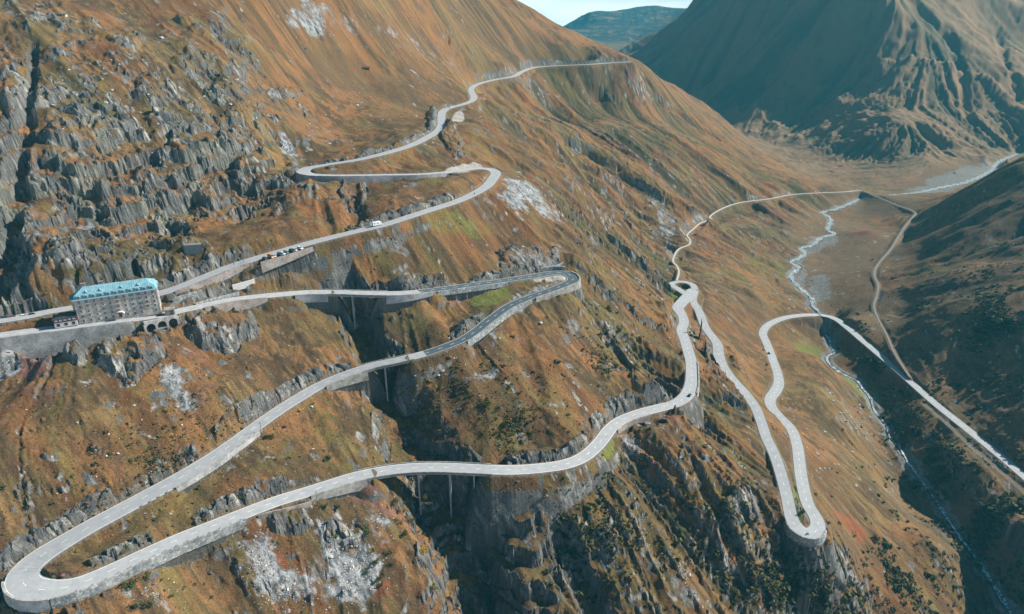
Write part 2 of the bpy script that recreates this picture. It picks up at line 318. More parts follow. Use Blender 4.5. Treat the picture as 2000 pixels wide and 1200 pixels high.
# ------------------------------------------------------------------ regions
far = sstep(1000, 1500, rr)*np.ones_like(X)
Z0 = np.zeros_like(X)
rocky = Z0.copy()         # broken ground with ledges and cliffs
for a in [(130,300,260,90,5),(130,300,260,90,5),(300,380,300,110,8),(480,390,120,70,10),(130,520,200,70,-5),(20,350,60,260,0),(480,240,110,80,30),
          (420,110,100,60,30),(20,600,60,40,0),(350,500,70,30,0)]:
    put(rocky, *a, soft=0.6, warp=0.5)
for a in [(230,150,330,120,12),(60,60,120,60,10)]: put(rocky, *a, val=0.62, soft=0.6, warp=0.5)
flank = Z0.copy()         # the ribbed slope down to the valley
for a in [(1200,330,260,230,40),(1420,330,220,110,30),(1120,200,170,80,20),(1330,700,180,120,50),(1350,1000,230,200,55),(1250,480,150,150,45),(1000,1100,120,120,60),(1500,950,120,120,50),(1560,330,120,60,30),(1620,325,110,45,22),(1480,275,100,45,35)]:
    put(flank, *a, soft=0.9, warp=0.3)
mount = sstep(1250, 1700, X*0.75+Y*0.75-150)       # the far side mountain
floor_ = Z0.copy()
for a in [(1640,480,110,110,0),(1850,350,110,28,-18),(1700,400,100,30,-10),(1600,560,70,60,0),(1700,600,60,60,20),(1280,90,40,16,0)]: put(floor_, *a, soft=0.9, warp=0.3)
mount = mount*(1-0.9*np.clip(floor_, 0, 1))
rslope = Z0.copy()
for a in [(1930,600,230,230,20),(1980,850,200,220,30),(1900,1000,160,170,40),(2000,430,170,110,-30),(1750,900,60,120,-30)]: put(rslope, *a, soft=0.5, warp=0.3)
meadow = Z0.copy()        # smooth brown grass
for a in [(700,130,230,110,25),(850,60,200,80,25),(600,200,120,90,10),(1550,700,130,120,30),(1700,1000,110,150,50),(1000,60,150,60,30),(1600,850,120,140,40)]: put(meadow, *a, soft=0.8, warp=0.3)
quiet = np.clip(np.maximum(floor_, meadow*0.35), 0, 1)
log('regions')

# ------------------------------------------------------------------ relief
H = base.copy()
bsl = up(np.sqrt(gl**2+gt**2)/np.exp(mlr)[:, None], mlr, mth, lr, th); bs = sstep(0.16, 0.42, bsl)
LA = LA*bs; LB = LB*(0.3+0.7*bs)
H += -np.abs(LA)**1.0*0 + LA*(2.0+5.0*flank*(1-far)+5.5*mount+4*rslope*0.3)*(1-0.85*floor_)*(1-0.88*meadow)
H += (1-2*np.minimum(np.abs(LB), 1.2))*(0.35+1.3*flank*(1-far)+0.6*rocky+2.4*mount)*(1-0.8*floor_)*(1-0.9*meadow)
far_fade = lambda wl: sstep(3.0, 6.0, wl/(rr*0.0022))*np.ones_like(X)
for wl, am in ((70, 3.2), (33, 1.9), (15, 1.1), (7.3, 0.62)):
    H += fbm(X, Y, wl, 1, int(wl))*am*(1-0.75*quiet)*(1+0.9*rocky)*far_fade(wl)
for wl, am in ((3.4, 0.50), (1.7, 0.30)):
    H += fbm(X, Y, wl, 1, int(wl*10))*am*(1-0.6*quiet)*far_fade(wl)
for wl, am in ((400, 17), (190, 9), (90, 4), (45, 1.8), (22, 1.1)):
    H += fbm(X, Y, wl, 1, int(wl)+1, ridged=True)*am*sstep(1700, 2600, rr)*bs
H += sstep(4200, 4800, rr)*26*fbm(X, Y, 520, 5, 305, gain=.55, ridged=True)
hum = Z0.copy(); put(hum, 1560, 245, 170, 60, 8, soft=0.8, warp=0.3); put(hum, 1420, 200, 60, 30, 10, soft=.8, warp=.3)
H += hum*(22*fbm(X, Y, 150, 3, 303, ridged=True)+7*fbm(X, Y, 45, 2, 304, ridged=True))
log('relief')

# ravines: (points (u,v,depth,halfwidth_m))
def carve(pl, G, right_steep=1.0):
    P = []
    for (u, v, dep, hw) in pl:
        q = hit(u, v, base)
        P.append((q[0], q[1], dep, hw))
    P = np.array(P)
    L = np.concatenate([[0], np.cumsum(np.hypot(*np.diff(P[:, :2], axis=0).T))]); S = np.arange(0, L[-1], 2.0)
    Q = np.stack([np.interp(S, L, P[:, k]) for k in range(4)], 1)
    best = np.full(X.shape, 9e9, np.float32); dep = Z0.copy()
    for x, y, d, hw in Q:
        rad = hw*2.6; r0 = math.hypot(x, y); i0 = np.searchsorted(lr, math.log(max(r0-rad, 121))); i1 = np.searchsorted(lr, math.log(r0+rad))
        tc = math.atan2(x, y); dt_ = rad/r0; j0 = int(np.clip((tc-dt_-TH0)/(TH1-TH0)*(NT-1), 0, NT-2)); j1 = int(np.clip((tc+dt_-TH0)/(TH1-TH0)*(NT-1)+1, 1, NT))
        sl = (slice(i0, i1), slice(j0, j1))
        D = np.hypot(X[sl]-x, Y[sl]-y)/hw
        m = D < best[sl]
        best[sl] = np.where(m, D, best[sl]); dep[sl] = np.where(m, d, dep[sl])
    best = best*(1+0.28*fbm(X, Y, 16, 3, 77))
    prof = 1-sstep(0.25, 1.0, best)*0.82-sstep(1.0, 2.3, best)*0.18
    G -= dep*prof
    return prof*(best < 2.3)
RAV1 = [(640,475,4,9),(655,500,10,12),(668,540,14,15),(690,580,18,17),(705,620,18,18),(722,660,18,18),(745,700,20,19),(770,740,20,21),(790,790,20,23),(808,840,20,24),(840,890,22,26),(862,930,27,29),(900,980,33,32),(930,1060,38,34),(960,1150,42,36),(1000,1250,44,38)]
rav = carve(RAV1, H)
rav2 = carve([(688,352,3,6),(690,380,7,9),(692,420,8,11),(690,450,5,9)], H)
carve([(62,85,5,4),(60,130,9,5),(50,200,10,6),(35,300,12,8),(25,400,14,9),(15,480,14,10),(0,560,8,9)], H)
carve([(628,400,2,5),(640,440,4,7),(640,470,3,7)], H)
carve([(860,880,4,5),(1100,1010,12,9),(1130,1080,14,10),(1160,1150,16,12),(1200,1230,18,12)][1:], H)
carve([(1340,900,4,5),(1380,980,8,7),(1420,1060,9,8),(1440,1130,8,8)], H)
carve([(1010,620,1,5),(1040,720,2.6,9),(1050,800,3,10),(1060,870,3,10)], H)
carve([(1117,170,2,18),(1120,200,4,20),(1160,240,3,20)], H)
carve([(1262,150,8,12),(1280,185,12,14),(1320,215,9,13),(1400,270,6,12)], H)
carve([(1850,60,16,22),(1880,150,20,22),(1890,220,16,18),(1900,250,6,14)], H)
carve([(1950,60,14,22),(1960,130,18,22),(1990,200,12,18)], H)
log('ravines')

# outcrops: knobs with a steep face towards the valley: (u, v, du, dv, ang, height, lean)
rockm = Z0.copy()
def knob(u, v, du, dv, ang, h, grass=0.35, seed=0):
    r = patch(u, v, du*1.15, dv*1.15, ang, G=base, soft=0.3, warp=0.5, seed=seed)
    if r is None: return
    sl, m, (p, q, P0, la, lb) = r
    D = np.sqrt(p*p+q*q)+0.42*fbm(X[sl], Y[sl], max(4, la*0.9), 5, seed+9, gain=0.6)+0.12*np.abs(p)*np.abs(q)
    top = np.clip(1-D, 0, 1)
    prof = sstep(0, 0.33, top)*(0.75+0.25*np.sqrt(top))
    H[sl] += 0.62*h*prof
    steep = (top > 0.0)*(1-sstep(0.36, 0.52, top)*grass*(q < 0.1))
    rockm[sl] = np.maximum(rockm[sl], steep*(top > 0.02))
for k in [(438,645,58,42,0,13,.9),(262,680,60,52,-15,10,.5),(150,690,24,28,0,7,.6),(400,300,62,48,10,13,.8),(465,300,34,30,10,8,.6),(330,370,60,60,0,12,.6),(240,400,50,50,0,10,.6),(150,330,50,40,0,9,.7),
          (420,390,34,44,0,9,.6),(500,365,48,32,0,9,.8),(90,520,45,60,0,12,.5),(170,520,60,42,0,9,.6),(340,488,44,16,0,7,.9),(690,380,26,36,0,9,.9),
          (1445,1010,36,44,30,7,.2),(1300,760,60,40,20,6,.4),(560,1020,40,26,10,5,.5),(670,1040,40,26,0,5,.4),(930,960,14,50,-10,6,.1),(1030,500,60,26,5,6,.6),(380,560,60,22,-15,3,.5),
          (880,265,16,40,-30,6,.2),(845,235,10,30,0,4,.2),(560,180,30,12,0,3,.4),(860,870,80,30,8,7,.6),(1110,1060,16,50,-10,5,.3),(230,250,40,22,0,5,.5),(300,180,40,24,0,5,.5),(370,140,40,24,0,4,.5),
          (120,250,36,26,0,5,.5),(180,200,36,20,0,5,.5),(90,160,40,24,0,5,.5),(260,100,34,18,0,4,.5),(20,160,24,50,0,6,.3),(440,180,40,24,0,5,.5),(480,230,30,20,0,4,.4),(330,250,40,20,0,5,.5),(1190,640,14,14,0,3.5,.3),(1120,300,14,16,0,5,.3)]:
    knob(*k, seed=int(k[0]) % 40)
# small ledges scattered over the rocky ground
n1 = fbm(X, Y, 10, 4, 21, gain=0.6); n1b = fbm(X*0.5, Y*1.3, 7, 3, 33)
led = sstep(0.06, 0.14, n1+0.3*n1b-0.11+0.13*rocky)*np.minimum(1, rocky*1.5)
H += led*(1.3+0.9*n1b)*(1-far*0.6)
rockm = np.maximum(rockm, led*(1-sstep(0.30, 0.42, n1+0.3*n1b-0.16+0.22*rocky)*0.9))
# terraces in the cliff zones
cliff = Z0.copy()
for a in [(300,370,300,120,8),(130,520,190,80,0),(520,380,60,60,0),(830,840,60,70,0),(950,1100,140,160,0),(30,330,40,260,0),(800,560,90,36,0)]: put(cliff, *a, soft=0.6, warp=0.5)
cliff = np.maximum(cliff, rav*0.3)
for step_, st in ((13.0, 0.5), (5.5, 0.4)):
    h = H+step_*0.7*fbm(X, Y, 34, 3, 51)+0.3*LB*2
    k = np.floor(h/step_); f = h/step_-k
    t = k+sstep(0.36, 0.64, f)
    H += (t*step_-h)*cliff*st
log('ledges')
# fluting and cracks wherever it is steep or rocky
def slope_of(G):
    a, b = np.gradient(G); dl = np.gradient(lr)[:, None]
    return a/(dl*rr), b/((th[1]-th[0])*rr)
sr, stt = slope_of(H); sl0 = np.sqrt(sr**2+stt**2)
steep = sstep(0.95, 1.5, sl0)
rk = np.clip(np.maximum(rockm, steep*(1-mount)), 0, 1)
H += rk*(0.9*fbm(X, Y, 5.0, 1, 61, ridged=True)*far_fade(5)+0.7*fbm(X, Y, 2.4, 1, 62, ridged=True)*far_fade(2.4)+0.4*fbm(X, Y, 1.2, 1, 63)*far_fade(1.4)+0.3*LB)
log('rock')

# blocks: broken planes of jointed rock (cells with their own step and tilt)
def blocks(mask, wl, amp, tilt, seed, ang=0.5, squash=1.6):
    ii = np.nonzero(mask > 0.03)
    x, y = X[ii], Y[ii]
    gx, gy = rot(x/wl, y/wl, ang); gy = gy*squash/1.3
    xi = np.floor(gx); yi = np.floor(gy)
    bd = np.full(x.shape, 9e9, np.float32); b2 = bd.copy(); bv = np.zeros(x.shape, np.float32)
    for a in (-1, 0, 1):
        for b in (-1, 0, 1):
            p = (xi+a+seed*7).astype(np.int32) & 255; q = (yi+b+seed*13).astype(np.int32) & 255
            fx = xi+a+0.5+0.45*_TAB[p, q]; fy = yi+b+0.5+0.45*_TAB[q, (p+37) & 255]
            dx, dy = gx-fx, gy-fy; d = dx*dx+dy*dy
            v = _TAB[(p+91) & 255, (q+11) & 255]+tilt*(dx*_TAB[(p+5) & 255, (q+77) & 255]+dy*_TAB[(p+55) & 255, (q+7) & 255])*2
            m = d < bd
            b2 = np.where(m, bd, np.minimum(b2, d)); bd = np.where(m, d, bd); bv = np.where(m, v, bv)
    crack = 1-sstep(0.0, 0.16, np.sqrt(b2)-np.sqrt(bd))
    H[ii] += mask[ii]*far_fade(wl)[ii]*(amp*bv-amp*0.35*crack)
    return ii, crack, bv
CRK = Z0.copy(); TONE = Z0.copy()
for wl, amp, ti, sd_ in ((17, 1.5, 1.0, 1), (8, 0.9, 1.1, 2), (3.6, 0.5, 1.2, 3), (1.7, 0.26, 1.2, 4)):
    ii, cr, bv = blocks(rk, wl, amp, ti, sd_, ang=0.35+0.2*sd_)
    CRK[ii] = np.maximum(CRK[ii], cr*(0.9 if wl > 3 else 0.5)); TONE[ii] += bv*0.4
# river bed and gorge
def each_near(rt, rad, fn, stp=1):
    for k in range(0, len(rt), stp):
        x, y = rt[k, 0], rt[k, 1]; r0 = math.hypot(x, y)
        i0 = np.searchsorted(lr, math.log(max(r0-rad, 121))); i1 = np.searchsorted(lr, math.log(r0+rad))
        tc = math.atan2(x, y); dt_ = rad/r0; j0 = int(np.clip((tc-dt_-TH0)/(TH1-TH0)*(NT-1), 0, NT-2)); j1 = int(np.clip((tc+dt_-TH0)/(TH1-TH0)*(NT-1)+1, 1, NT))
        if i1 <= i0: continue
        sl = (slice(i0, i1), slice(j0, j1)); fn(sl, np.hypot(X[sl]-x, Y[sl]-y), k)
lo = np.full(X.shape, -9e9, np.float32); hi = np.full(X.shape, 9e9, np.float32); dn = np.full(X.shape, 9e9, np.float32); rz = Z0.copy(); hwn = Z0.copy()
def f_river(sl, D, k):
    hw = rV[k, 3]/2+0.5; d = np.maximum(D-hw, 0)
    hi[sl] = np.minimum(hi[sl], rV[k, 2]-0.7+d*0.75); 
each_near(rV, 16, f_river, 2)
H = np.where(hi < 8e9, np.minimum(H, hi), H)
rivd = np.full(X.shape, 9e9, np.float32)
def f_rd(sl, D, k): rivd[sl] = np.minimum(rivd[sl], D)
each_near(rV, 22, f_rd, 3)

# walls: (label, route, from, to, side, top above road, depth below road, material, offset)   side -1 is the right hand going down the road
WALLS = [
 ('tall smooth concrete wall carrying the upper left hairpin', rA, (588,333), (865,338), -1, 0.7, lambda f: 8.5-5.0*f, 'CW', .1),
 ('rubble stone wall under the lay-by with the row of parked cars', rA, (602,476), (498,506), 1, 0.15, lambda f: 2.2+4.2*f, 'SW', 4.6),
 ('pale stone wall below the road beside the hotel', rA, (480,511), (335,566), 1, 0.4, lambda f: 2.0+2.5*math.sin(f*3.14), 'SW', .1),
 ('high grey masonry wall in front of the hotel terrace', rB, (-40,659), (262,624), -1, 0.9, lambda f: 8+6.0*math.sin(min(1, f*1.15)*3.14)**0.7, 'ST', 0.2),
 ('pinkish stone wall below the road, right of the grassy rock knob', rB, (395,598), (520,578), -1, 0.6, lambda f: 1.5+4.5*math.sin(f*3.14), 'SW', .1),
 ('grey concrete wall at the left end of the upper viaduct', rB, (575,573), (640,571), -1, 0.6, lambda f: 4.5, 'CW', .1),
 ('grey concrete wall at the right end of the upper viaduct', rB, (752,574), (842,567), -1, 0.6, lambda f: 5.2-3.5*f, 'CW', .1),
 ('low rubble wall along the new dark asphalt', rB, (850,566), (985,548), -1, 0.3, lambda f: 2.6, 'BL', .1),
 ('white wall round the outside of the dark asphalt hairpin', rB, (1106,534), (1037,580), 1, 0.7, lambda f: 5.0-2.0*f, 'CO', .1),
 ('white stone wall below the dark asphalt road', rB, (1030,583), (905,661), 1, 0.5, lambda f: 3.2, 'BL', .1),
 ('pale concrete wall left of the middle viaduct', rB, (712,719), (628,752), 1, 0.7, lambda f: 5.5-3*f, 'CO', .1),
 ('low stone wall beside the long straight road', rB, (500,833), (330,945), 1, 0.5, lambda f: 1.8, 'ST', .1),
 ('curved parapet wall round the lowest left hairpin', rB, (43,1126), (110,1150), -1, 0.7, lambda f: 6.5, 'ST', .1),
 ('long rubble wall of pale and dark stones under the nearest road', rB, (112,1150), (470,1006), -1, 0.5, lambda f: 5.0-1.6*f, 'BL', .1),
 ('pale concrete wall left of the lowest viaduct', rB, (600,961), (712,927), -1, 0.7, lambda f: 2.5+3*f, 'CO', .1),
 ('pale wall under the bend with the dark car', rB, (1345,765), (1351,706), -1, 0.6, lambda f: 5.5, 'CO', .1),
 ('stone wall with concrete top below the bend over the gully', rB, (1190,838), (1262,804), -1, 0.6, lambda f: 3.5, 'SW', .1),
 ('stone bastion round the isolated lower hairpin', rB, (1549,1020), (1597,1032), -1, 0.6, lambda f: 7.5, 'BL', .1),
 ('low rubble wall above the dark asphalt road', rB, (952,552), (1100,533), 1, 2.6, lambda f: 1.2, 'BL', 2.6),
]
def near_idx(rt, u, v): return int(np.argmin((rt[:, 4]-u)**2+(rt[:, 5]-v)**2))
def frame_of(rt):
    d = np.gradient(rt[:, :2], axis=0); d /= np.linalg.norm(d, axis=1)[:, None]+1e-9
    return d, np.stack([-d[:, 1], d[:, 0]], 1)
WSIDE = {id(rA): np.zeros((len(rA), 2)), id(rB): np.zeros((len(rB), 2))}     # wall depth on (left, right) of each sample
WOFF = {k: np.zeros_like(v) for k, v in WSIDE.items()}
for w_ in WALLS:
    i0, i1 = sorted((near_idx(w_[1], *w_[2]), near_idx(w_[1], *w_[3])))
    for k in range(i0, i1+1):
        WSIDE[id(w_[1])][k, 0 if w_[4] > 0 else 1] = max(0.3, w_[6]((k-i0)/max(1, i1-i0))-0.3); WOFF[id(w_[1])][k, 0 if w_[4] > 0 else 1] = w_[8]
CUTS = [(rB,(20,1090),(400,904),-1,5.0),(rB,(500,833),(690,727),-1,3.6),(rB,(900,665),(960,622),-1,3.2),(rB,(300,1076),(200,1120),1,2.6),(rB,(400,1034),(560,973),1,3.6),(rB,(1000,918),(1325,787),1,5.2),(rB,(800,572),(885,561),1,4.0),
 (rB,(930,555),(1080,534),1,3.4),(rA,(866,216),(855,256),-1,5.0),(rA,(855,258),(700,312),-1,4.0),(rA,(900,390),(690,453),-1,4.5),(rA,(500,505),(330,567),-1,5.0),(rA,(1190,123),(1030,136),-1,8.0),(rA,(680,316),(620,324),-1,2.5)]
WCUT = {id(rA): np.zeros((len(rA), 2)), id(rB): np.zeros((len(rB), 2))}
for rt_, a_, b_, sd_, h_ in CUTS:
    i0, i1 = sorted((near_idx(rt_, *a_), near_idx(rt_, *b_)))
    for k in range(i0, i1+1): WCUT[id(rt_)][k, 0 if sd_ > 0 else 1] = h_*min(1, 0.25+(k-i0)/8, 0.25+(i1-k)/8)
cutM = Z0.copy(); NC12 = np.clip(0.85+0.9*fbm(X, Y, 16, 3, 201)*sstep(1100, 600, rr), 0.15, 1.5)
for w_ in [(rB,(258,625),(346,608.5),-1,8.0)]:        # the arcade stands clear of the slope
    i0, i1 = sorted((near_idx(w_[0], *w_[1]), near_idx(w_[0], *w_[2])))
    for k in range(i0, i1+1): WSIDE[id(rB)][k, 1] = max(WSIDE[id(rB)][k, 1], w_[4]); WOFF[id(rB)][k, 1] = 0
# roads: cut above, fill below, flat in between; not under the bridges
hi[:] = 9e9
BR_B = [(640,752,560,590),(712,802,690,725),(712,958,900,925),(1597,1618,605,625)]       # stretches carried by bridges (u0,u1,v0,v1)
def on_bridge(p): return any(a < p[4] < b and c < p[5] < d for a, b, c, d in BR_B)
def conform(rt, cut, fill, sink=0.22, rad=15, bridges=True):
    wcu = WCUT.get(id(rt)); ws = WSIDE.get(id(rt)); wo = WOFF.get(id(rt)); nn = frame_of(rt)[1]
    def f(sl, D, k):
        p = rt[k]; hw = p[3]/2+0.8; d = np.maximum(D-hw, 0)
        hi[sl] = np.minimum(hi[sl], p[2]-sink+d*cut)
        if not (bridges and on_bridge(p)):
            L_ = p[2]-sink-d*fill*(0.65+0.45*NC12[sl])-np.maximum(d-4.5, 0)*1.3
            if ws is not None and ws[k].any():
                sg = (X[sl]-p[0])*nn[k, 0]+(Y[sl]-p[1])*nn[k, 1]
                along = np.abs((X[sl]-p[0])*nn[k, 1]-(Y[sl]-p[1])*nn[k, 0]) < 3.0
                for q, sgn in ((0, 1), (1, -1)):
                    if ws[k, q] > 0:
                        o_ = p[3]/2+wo[k, q]-0.05
                        out = (sg*sgn > o_) & along
                        L_ = np.where(sg*sgn > o_-0.4, -9e9, L_)
                        if wo[k, q] > 2 and ws[k, q] > 1.3: pass
                        if not (wo[k, q] > 2 and k >= 0 and rt is rB): hi[sl] = np.where(out, np.minimum(hi[sl], p[2]-ws[k, q]+(sg*sgn-o_)*0.25), hi[sl])
                        if wo[k, q] > 2 and rt is rA:
                            flat_ = (sg*sgn > 0) & (sg*sgn <= o_-0.2) & along; L_ = np.where(flat_, p[2]-0.12, L_)
            if wcu is not None and wcu[k].any():
                sg = (X[sl]-p[0])*nn[k, 0]+(Y[sl]-p[1])*nn[k, 1]
                along = np.abs((X[sl]-p[0])*nn[k, 1]-(Y[sl]-p[1])*nn[k, 0]) < 2.2
                for q, sgn in ((0, 1), (1, -1)):
                    if wcu[k, q] > 0:
                        d2 = sg*sgn-hw; hg = wcu[k, q]*NC12[sl]; m2 = (d2 > 0) & (d2 < 12) & along
                        L_ = np.where(m2, np.maximum(L_, p[2]-sink+np.minimum(np.maximum(d2-0.5, 0)*2.0, hg)-np.maximum(d2-4.5, 0)*0.35), L_)
                        cutM[sl] = np.maximum(cutM[sl], np.where(m2 & (d2 > 0.4), sstep(7.5, 4.5, d2), 0))
            lo[sl] = np.maximum(lo[sl], L_)
        m = D-hw < dn[sl]-hwn[sl]
        m = D < dn[sl]
        if bridges and on_bridge(p): m &= False
        dn[sl] = np.where(m, D, dn[sl]); rz[sl] = np.where(m, p[2]-sink, rz[sl]); hwn[sl] = np.where(m, hw, hwn[sl])
    each_near(rt, rad, f)
conform(rA, 2.0, 1.4, rad=16); conform(rB, 2.2, 1.5, rad=16); conform(rL, 1.2, 1.2, rad=8, bridges=False)
conform(rT, 0.9, 1.0, sink=0.3, rad=9, bridges=False); conform(rR, 0.9, 1.2, sink=0.3, rad=8, bridges=False)
jag = 1+0.35*fbm(X, Y, 6, 3, 91)
cutm = (hi < H) & (hi < 8e9); fillm = (lo > H)
hi2 = np.where(hi < 8e9, rz+(hi-rz)*np.where(hi > rz+0.05, jag, 1), hi)
cut_rock = sstep(0.1, 0.9, H-hi)*(hi < 8e9)*sstep(0.4, 1.4, dn-hwn)
nw_ = sstep(0.5, 14, dn-hwn); bump_ = H-base-0.6                # no knolls or ribs standing between close legs of the road
H = np.where((dn < 17) & (bump_ > 0) & (rockm < .05), base+0.6+bump_*nw_, H)
Hn = np.where(hi < 8e9, np.minimum(H, hi), H)
both = lo > Hn
Hn = np.where(both, np.where(lo > hi, 0.5*(lo+hi), lo), Hn)
inroad = dn < hwn
Hn = np.where(inroad, rz, Hn)
for u_, v_, z_, r_ in ((1573,1018,-305,5),(1570,1005,-305.5,5),(1566,985,-306,4.5),(1562,965,-307,4),(1558,945,-308,3.5),(1325,567,-273.2,5),(1088,544,-188.8,3.5),(1070,548,-188.5,3),(105,1118,-223.5,7)):
    q_ = Wz(u_, v_, z_); m_ = (np.hypot(X-q_[0], Y-q_[1]) < r_) & (dn > hwn)
    Hn = np.where(m_, np.maximum(Hn, rz+0.05-0.12*(dn-hwn)), Hn)
for u_, v_, z_, r_ in ((1366,668,-271,18),(1362,690,-268,18),(1366,655,-272,16),(1360,645,-272,16),(1369,640,-273,16),(1374,657,-275,16),(1366,625,-272,14),(1346,662,-266,10),(1352,615,-271,12),(1366,668,-275,14),(1573,1018,-305,9),(1566,990,-306,9),(1560,960,-307,7),(1325,566,-273,8)):
    q_ = Wz(u_, v_, z_); m_ = (np.hypot(X-q_[0], Y-q_[1]) < r_) & (dn > hwn) & (dn < 17)
    Hn = np.where(m_, np.minimum(Hn, np.minimum(rz+0.1+0.35*(dn-hwn), np.maximum(base+0.8, lo))), Hn)
H = Hn.astype(np.float32)
rough = np.maximum(sstep(0.5, 3.0, dn-hwn)*(dn < 30)*(cutm & (dn > hwn+0.5)), cutM*(dn > hwn+0.4)*0.8).astype(np.float32)
for wl, amp, ti, sd_ in ((7, 1.6, 1.1, 12), (3.2, 0.8, 1.2, 13), (1.6, 0.35, 1.2, 14)):
    ii, cr, bv = blocks(rough, wl, amp, ti, sd_, ang=0.3*sd_)
    CRK[ii] = np.maximum(CRK[ii], cr*0.8); TONE[ii] += bv*0.5
H += rough*(0.8*fbm(X, Y, 4.2, 2, 95, ridged=True)*far_fade(4)+0.35*fbm(X, Y, 1.6, 1, 96)*far_fade(1.6))
# yards: level ground of the hotel and its car park: polygon in plan
def poly_mask(pl, z=None):
    P = np.array([Wz(u, v, zz)[:2] for u, v, zz in pl]); ins = np.zeros(X.shape, bool)
    n = len(P)
    for a in range(n):
        x1, y1 = P[a]; x2, y2 = P[(a+1) % n]
        c = ((y1 > Y) != (y2 > Y)) & (X < (x2-x1)*(Y-y1)/(y2-y1+1e-9)+x1)
        ins ^= c
    return ins
YARD = [(-120,668,-161.3),(0,658,-161.4),(130,644,-161.6),(235,631,-163),(318,617,-163.4),(330,590,-160.4),(318,572,-158.6),(250,582,-159),(150,598,-160),(60,606,-160.6),(-60,625,-160.8)]
ym = poly_mask(YARD)
zy = np.clip(-161.3-0.0*X, -165, -155)
H = np.where(ym & ~inroad, np.minimum(-161.9, H*0-161.9), H)
log('roads laid in')

sr, stt = slope_of(H); slp = np.sqrt(sr**2+stt**2)

# ------------------------------------------------------------------ what covers the land: albedo per vertex
scree = Z0.copy()
for a in [(510,1100,30,55,-15,.95),(560,1150,60,40,0,.9),(690,1120,60,70,35,.95),(640,1040,30,30,0,.7),(340,745,26,40,-20,.95),(370,790,26,16,0,.8),(1020,370,40,34,35,.95),(1070,410,34,18,40,.8),(12,720,26,36,20,.9),
          (1040,500,70,26,0,.6),(600,45,44,26,30,.8),(640,30,90,14,28,.6),(760,60,120,14,25,.45),(840,110,80,12,25,.35),(1250,1020,14,60,-20,.5),(1330,1120,26,70,-30,.55),(1190,1020,26,14,30,.8),
          (1230,870,30,14,30,.8),(1640,780,40,22,20,.35),(1680,830,50,20,40,.4),(1700,950,60,14,40,.3),(1310,470,16,12,40,.8),(1280,410,24,14,45,.7),(1300,440,14,24,-40,.7),(955,720,16,10,0,.8),(740,1020,40,30,40,.5),(960,630,60,12,0,.25),
          (700,600,3,3,0,.1),(1130,650,30,26,40,.5),(640,270,40,18,20,.4),(560,290,12,30,-25,.95),(580,340,8,34,-10,.8),(300,1160,80,30,0,.4),(170,440,30,12,0,.7),(860,640,40,8,0,.3),(1450,1130,20,20,0,.4),(1770,1000,70,14,50,.35),(1530,905,8,60,-15,.5),(1035,580,60,14,-25,.95),(990,600,26,10,-30,.9),(860,560,40,7,-6,.8),(960,548,40,6,-8,.7)]:
    put(scree, *a[:5], val=a[5], soft=0.8, warp=0.7)
scn = fbm(X, Y, 8, 4, 41, gain=0.75); nB0 = fbm(X, Y, 2.5, 2, 42)
scree_m = sstep(0.35, 0.85, scree*0.9+0.55*scn+0.15*nB0)
gravel = Z0.copy()
for a in [(1865,348,85,15,-17),(1600,560,24,26,20),(1600,475,34,16,-20),(1560,540,14,34,0),(1830,372,50,8,-10)]: put(gravel, *a, soft=0.4, warp=0.5)
gravel = np.maximum(gravel, sstep(9, 5, rivd+3*fbm(X, Y, 12, 2, 43))*0.85)
green = Z0.copy()
for a in [(1680,765,44,14,35,1),(1580,690,50,16,30,.6),(1500,520,50,20,20,.45),(960,575,46,20,-10,.6),(900,640,60,30,0,.35),(1090,905,60,8,-12,.9),(1185,885,12,22,30,.9),(1560,985,10,50,-8,1),(1326,565,16,14,0,1.3),(150,720,40,40,0,.3),(1620,680,40,14,30,.3),(1480,560,80,30,40,.4),(880,430,90,24,10,.5),(600,540,30,20,0,.3)]:
    put(green, *a[:5], val=a[5], soft=0.8, warp=0.5)
red = Z0.copy()
for a in [(1665,1030,46,12,42,1),(1755,1040,20,14,60,.7),(1690,450,34,8,0,.62),(1320,810,30,10,20,.7),(980,370,10,30,-50,.5),(1640,1010,20,6,40,.8),(1800,1150,40,12,50,.6),(1050,340,30,12,20,.6),(700,360,30,20,0,.3),(1720,1160,40,16,40,.5),(560,1100,30,16,0,.6),(740,1150,30,26,0,.6)]:
    put(red, *a[:5], val=a[5], soft=0.8, warp=0.6)
pink = Z0.copy()
for a in [(60,710,50,40,30,1),(90,770,40,20,0,.7),(390,780,36,30,0,.8),(590,540,50,18,0,.8),(740,970,60,22,20,.9),(830,1010,20,40,20,.8),(1310,830,46,20,20,.7),(380,700,40,22,0,.5),(690,690,60,40,0,.35),(430,340,1,1,0,.1),(1530,940,20,26,0,.6),(1420,990,1,1,0,.1),(740,340,20,8,0,.4)]:
    put(pink, *a[:5], val=a[5], soft=0.8, warp=0.7)
log('patches')

def col(*c): return np.array(c, np.float32)
def mix(a, b, t): return a+(b-a)*t[..., None]
XH = X+0.8*H; YH = Y-0.62*H
nA = fbm(X, Y, 60, 4, 101, gain=0.6); nB = fbm(XH, YH, 14, 4, 111, gain=0.65); nC = fbm(XH, YH, 3.0, 3, 121, gain=0.75); nD = fbm(XH, YH, 1.1, 1, 131)
ORANGE, OCHRE, BROWN, OLIVE, DARK = col(.220,.112,.046), col(.190,.128,.054), col(.085,.055,.030), col(.062,.062,.027), col(.062,.050,.032)
A = np.empty(X.shape+(3,), np.float32); A[:] = ORANGE
A = mix(A, np.broadcast_to(OCHRE, A.shape), sstep(-.15, .4, nA+0.5*nB))
A = mix(A, np.broadcast_to(BROWN, A.shape), sstep(-0.25, .45, nB*0.9+nC*0.7-0.15*LA*flank+0.1*(1-meadow)))
ol = sstep(-0.2, 0.6, -0.45*LA*flank+0.5*nB+0.35*nC-0.05)
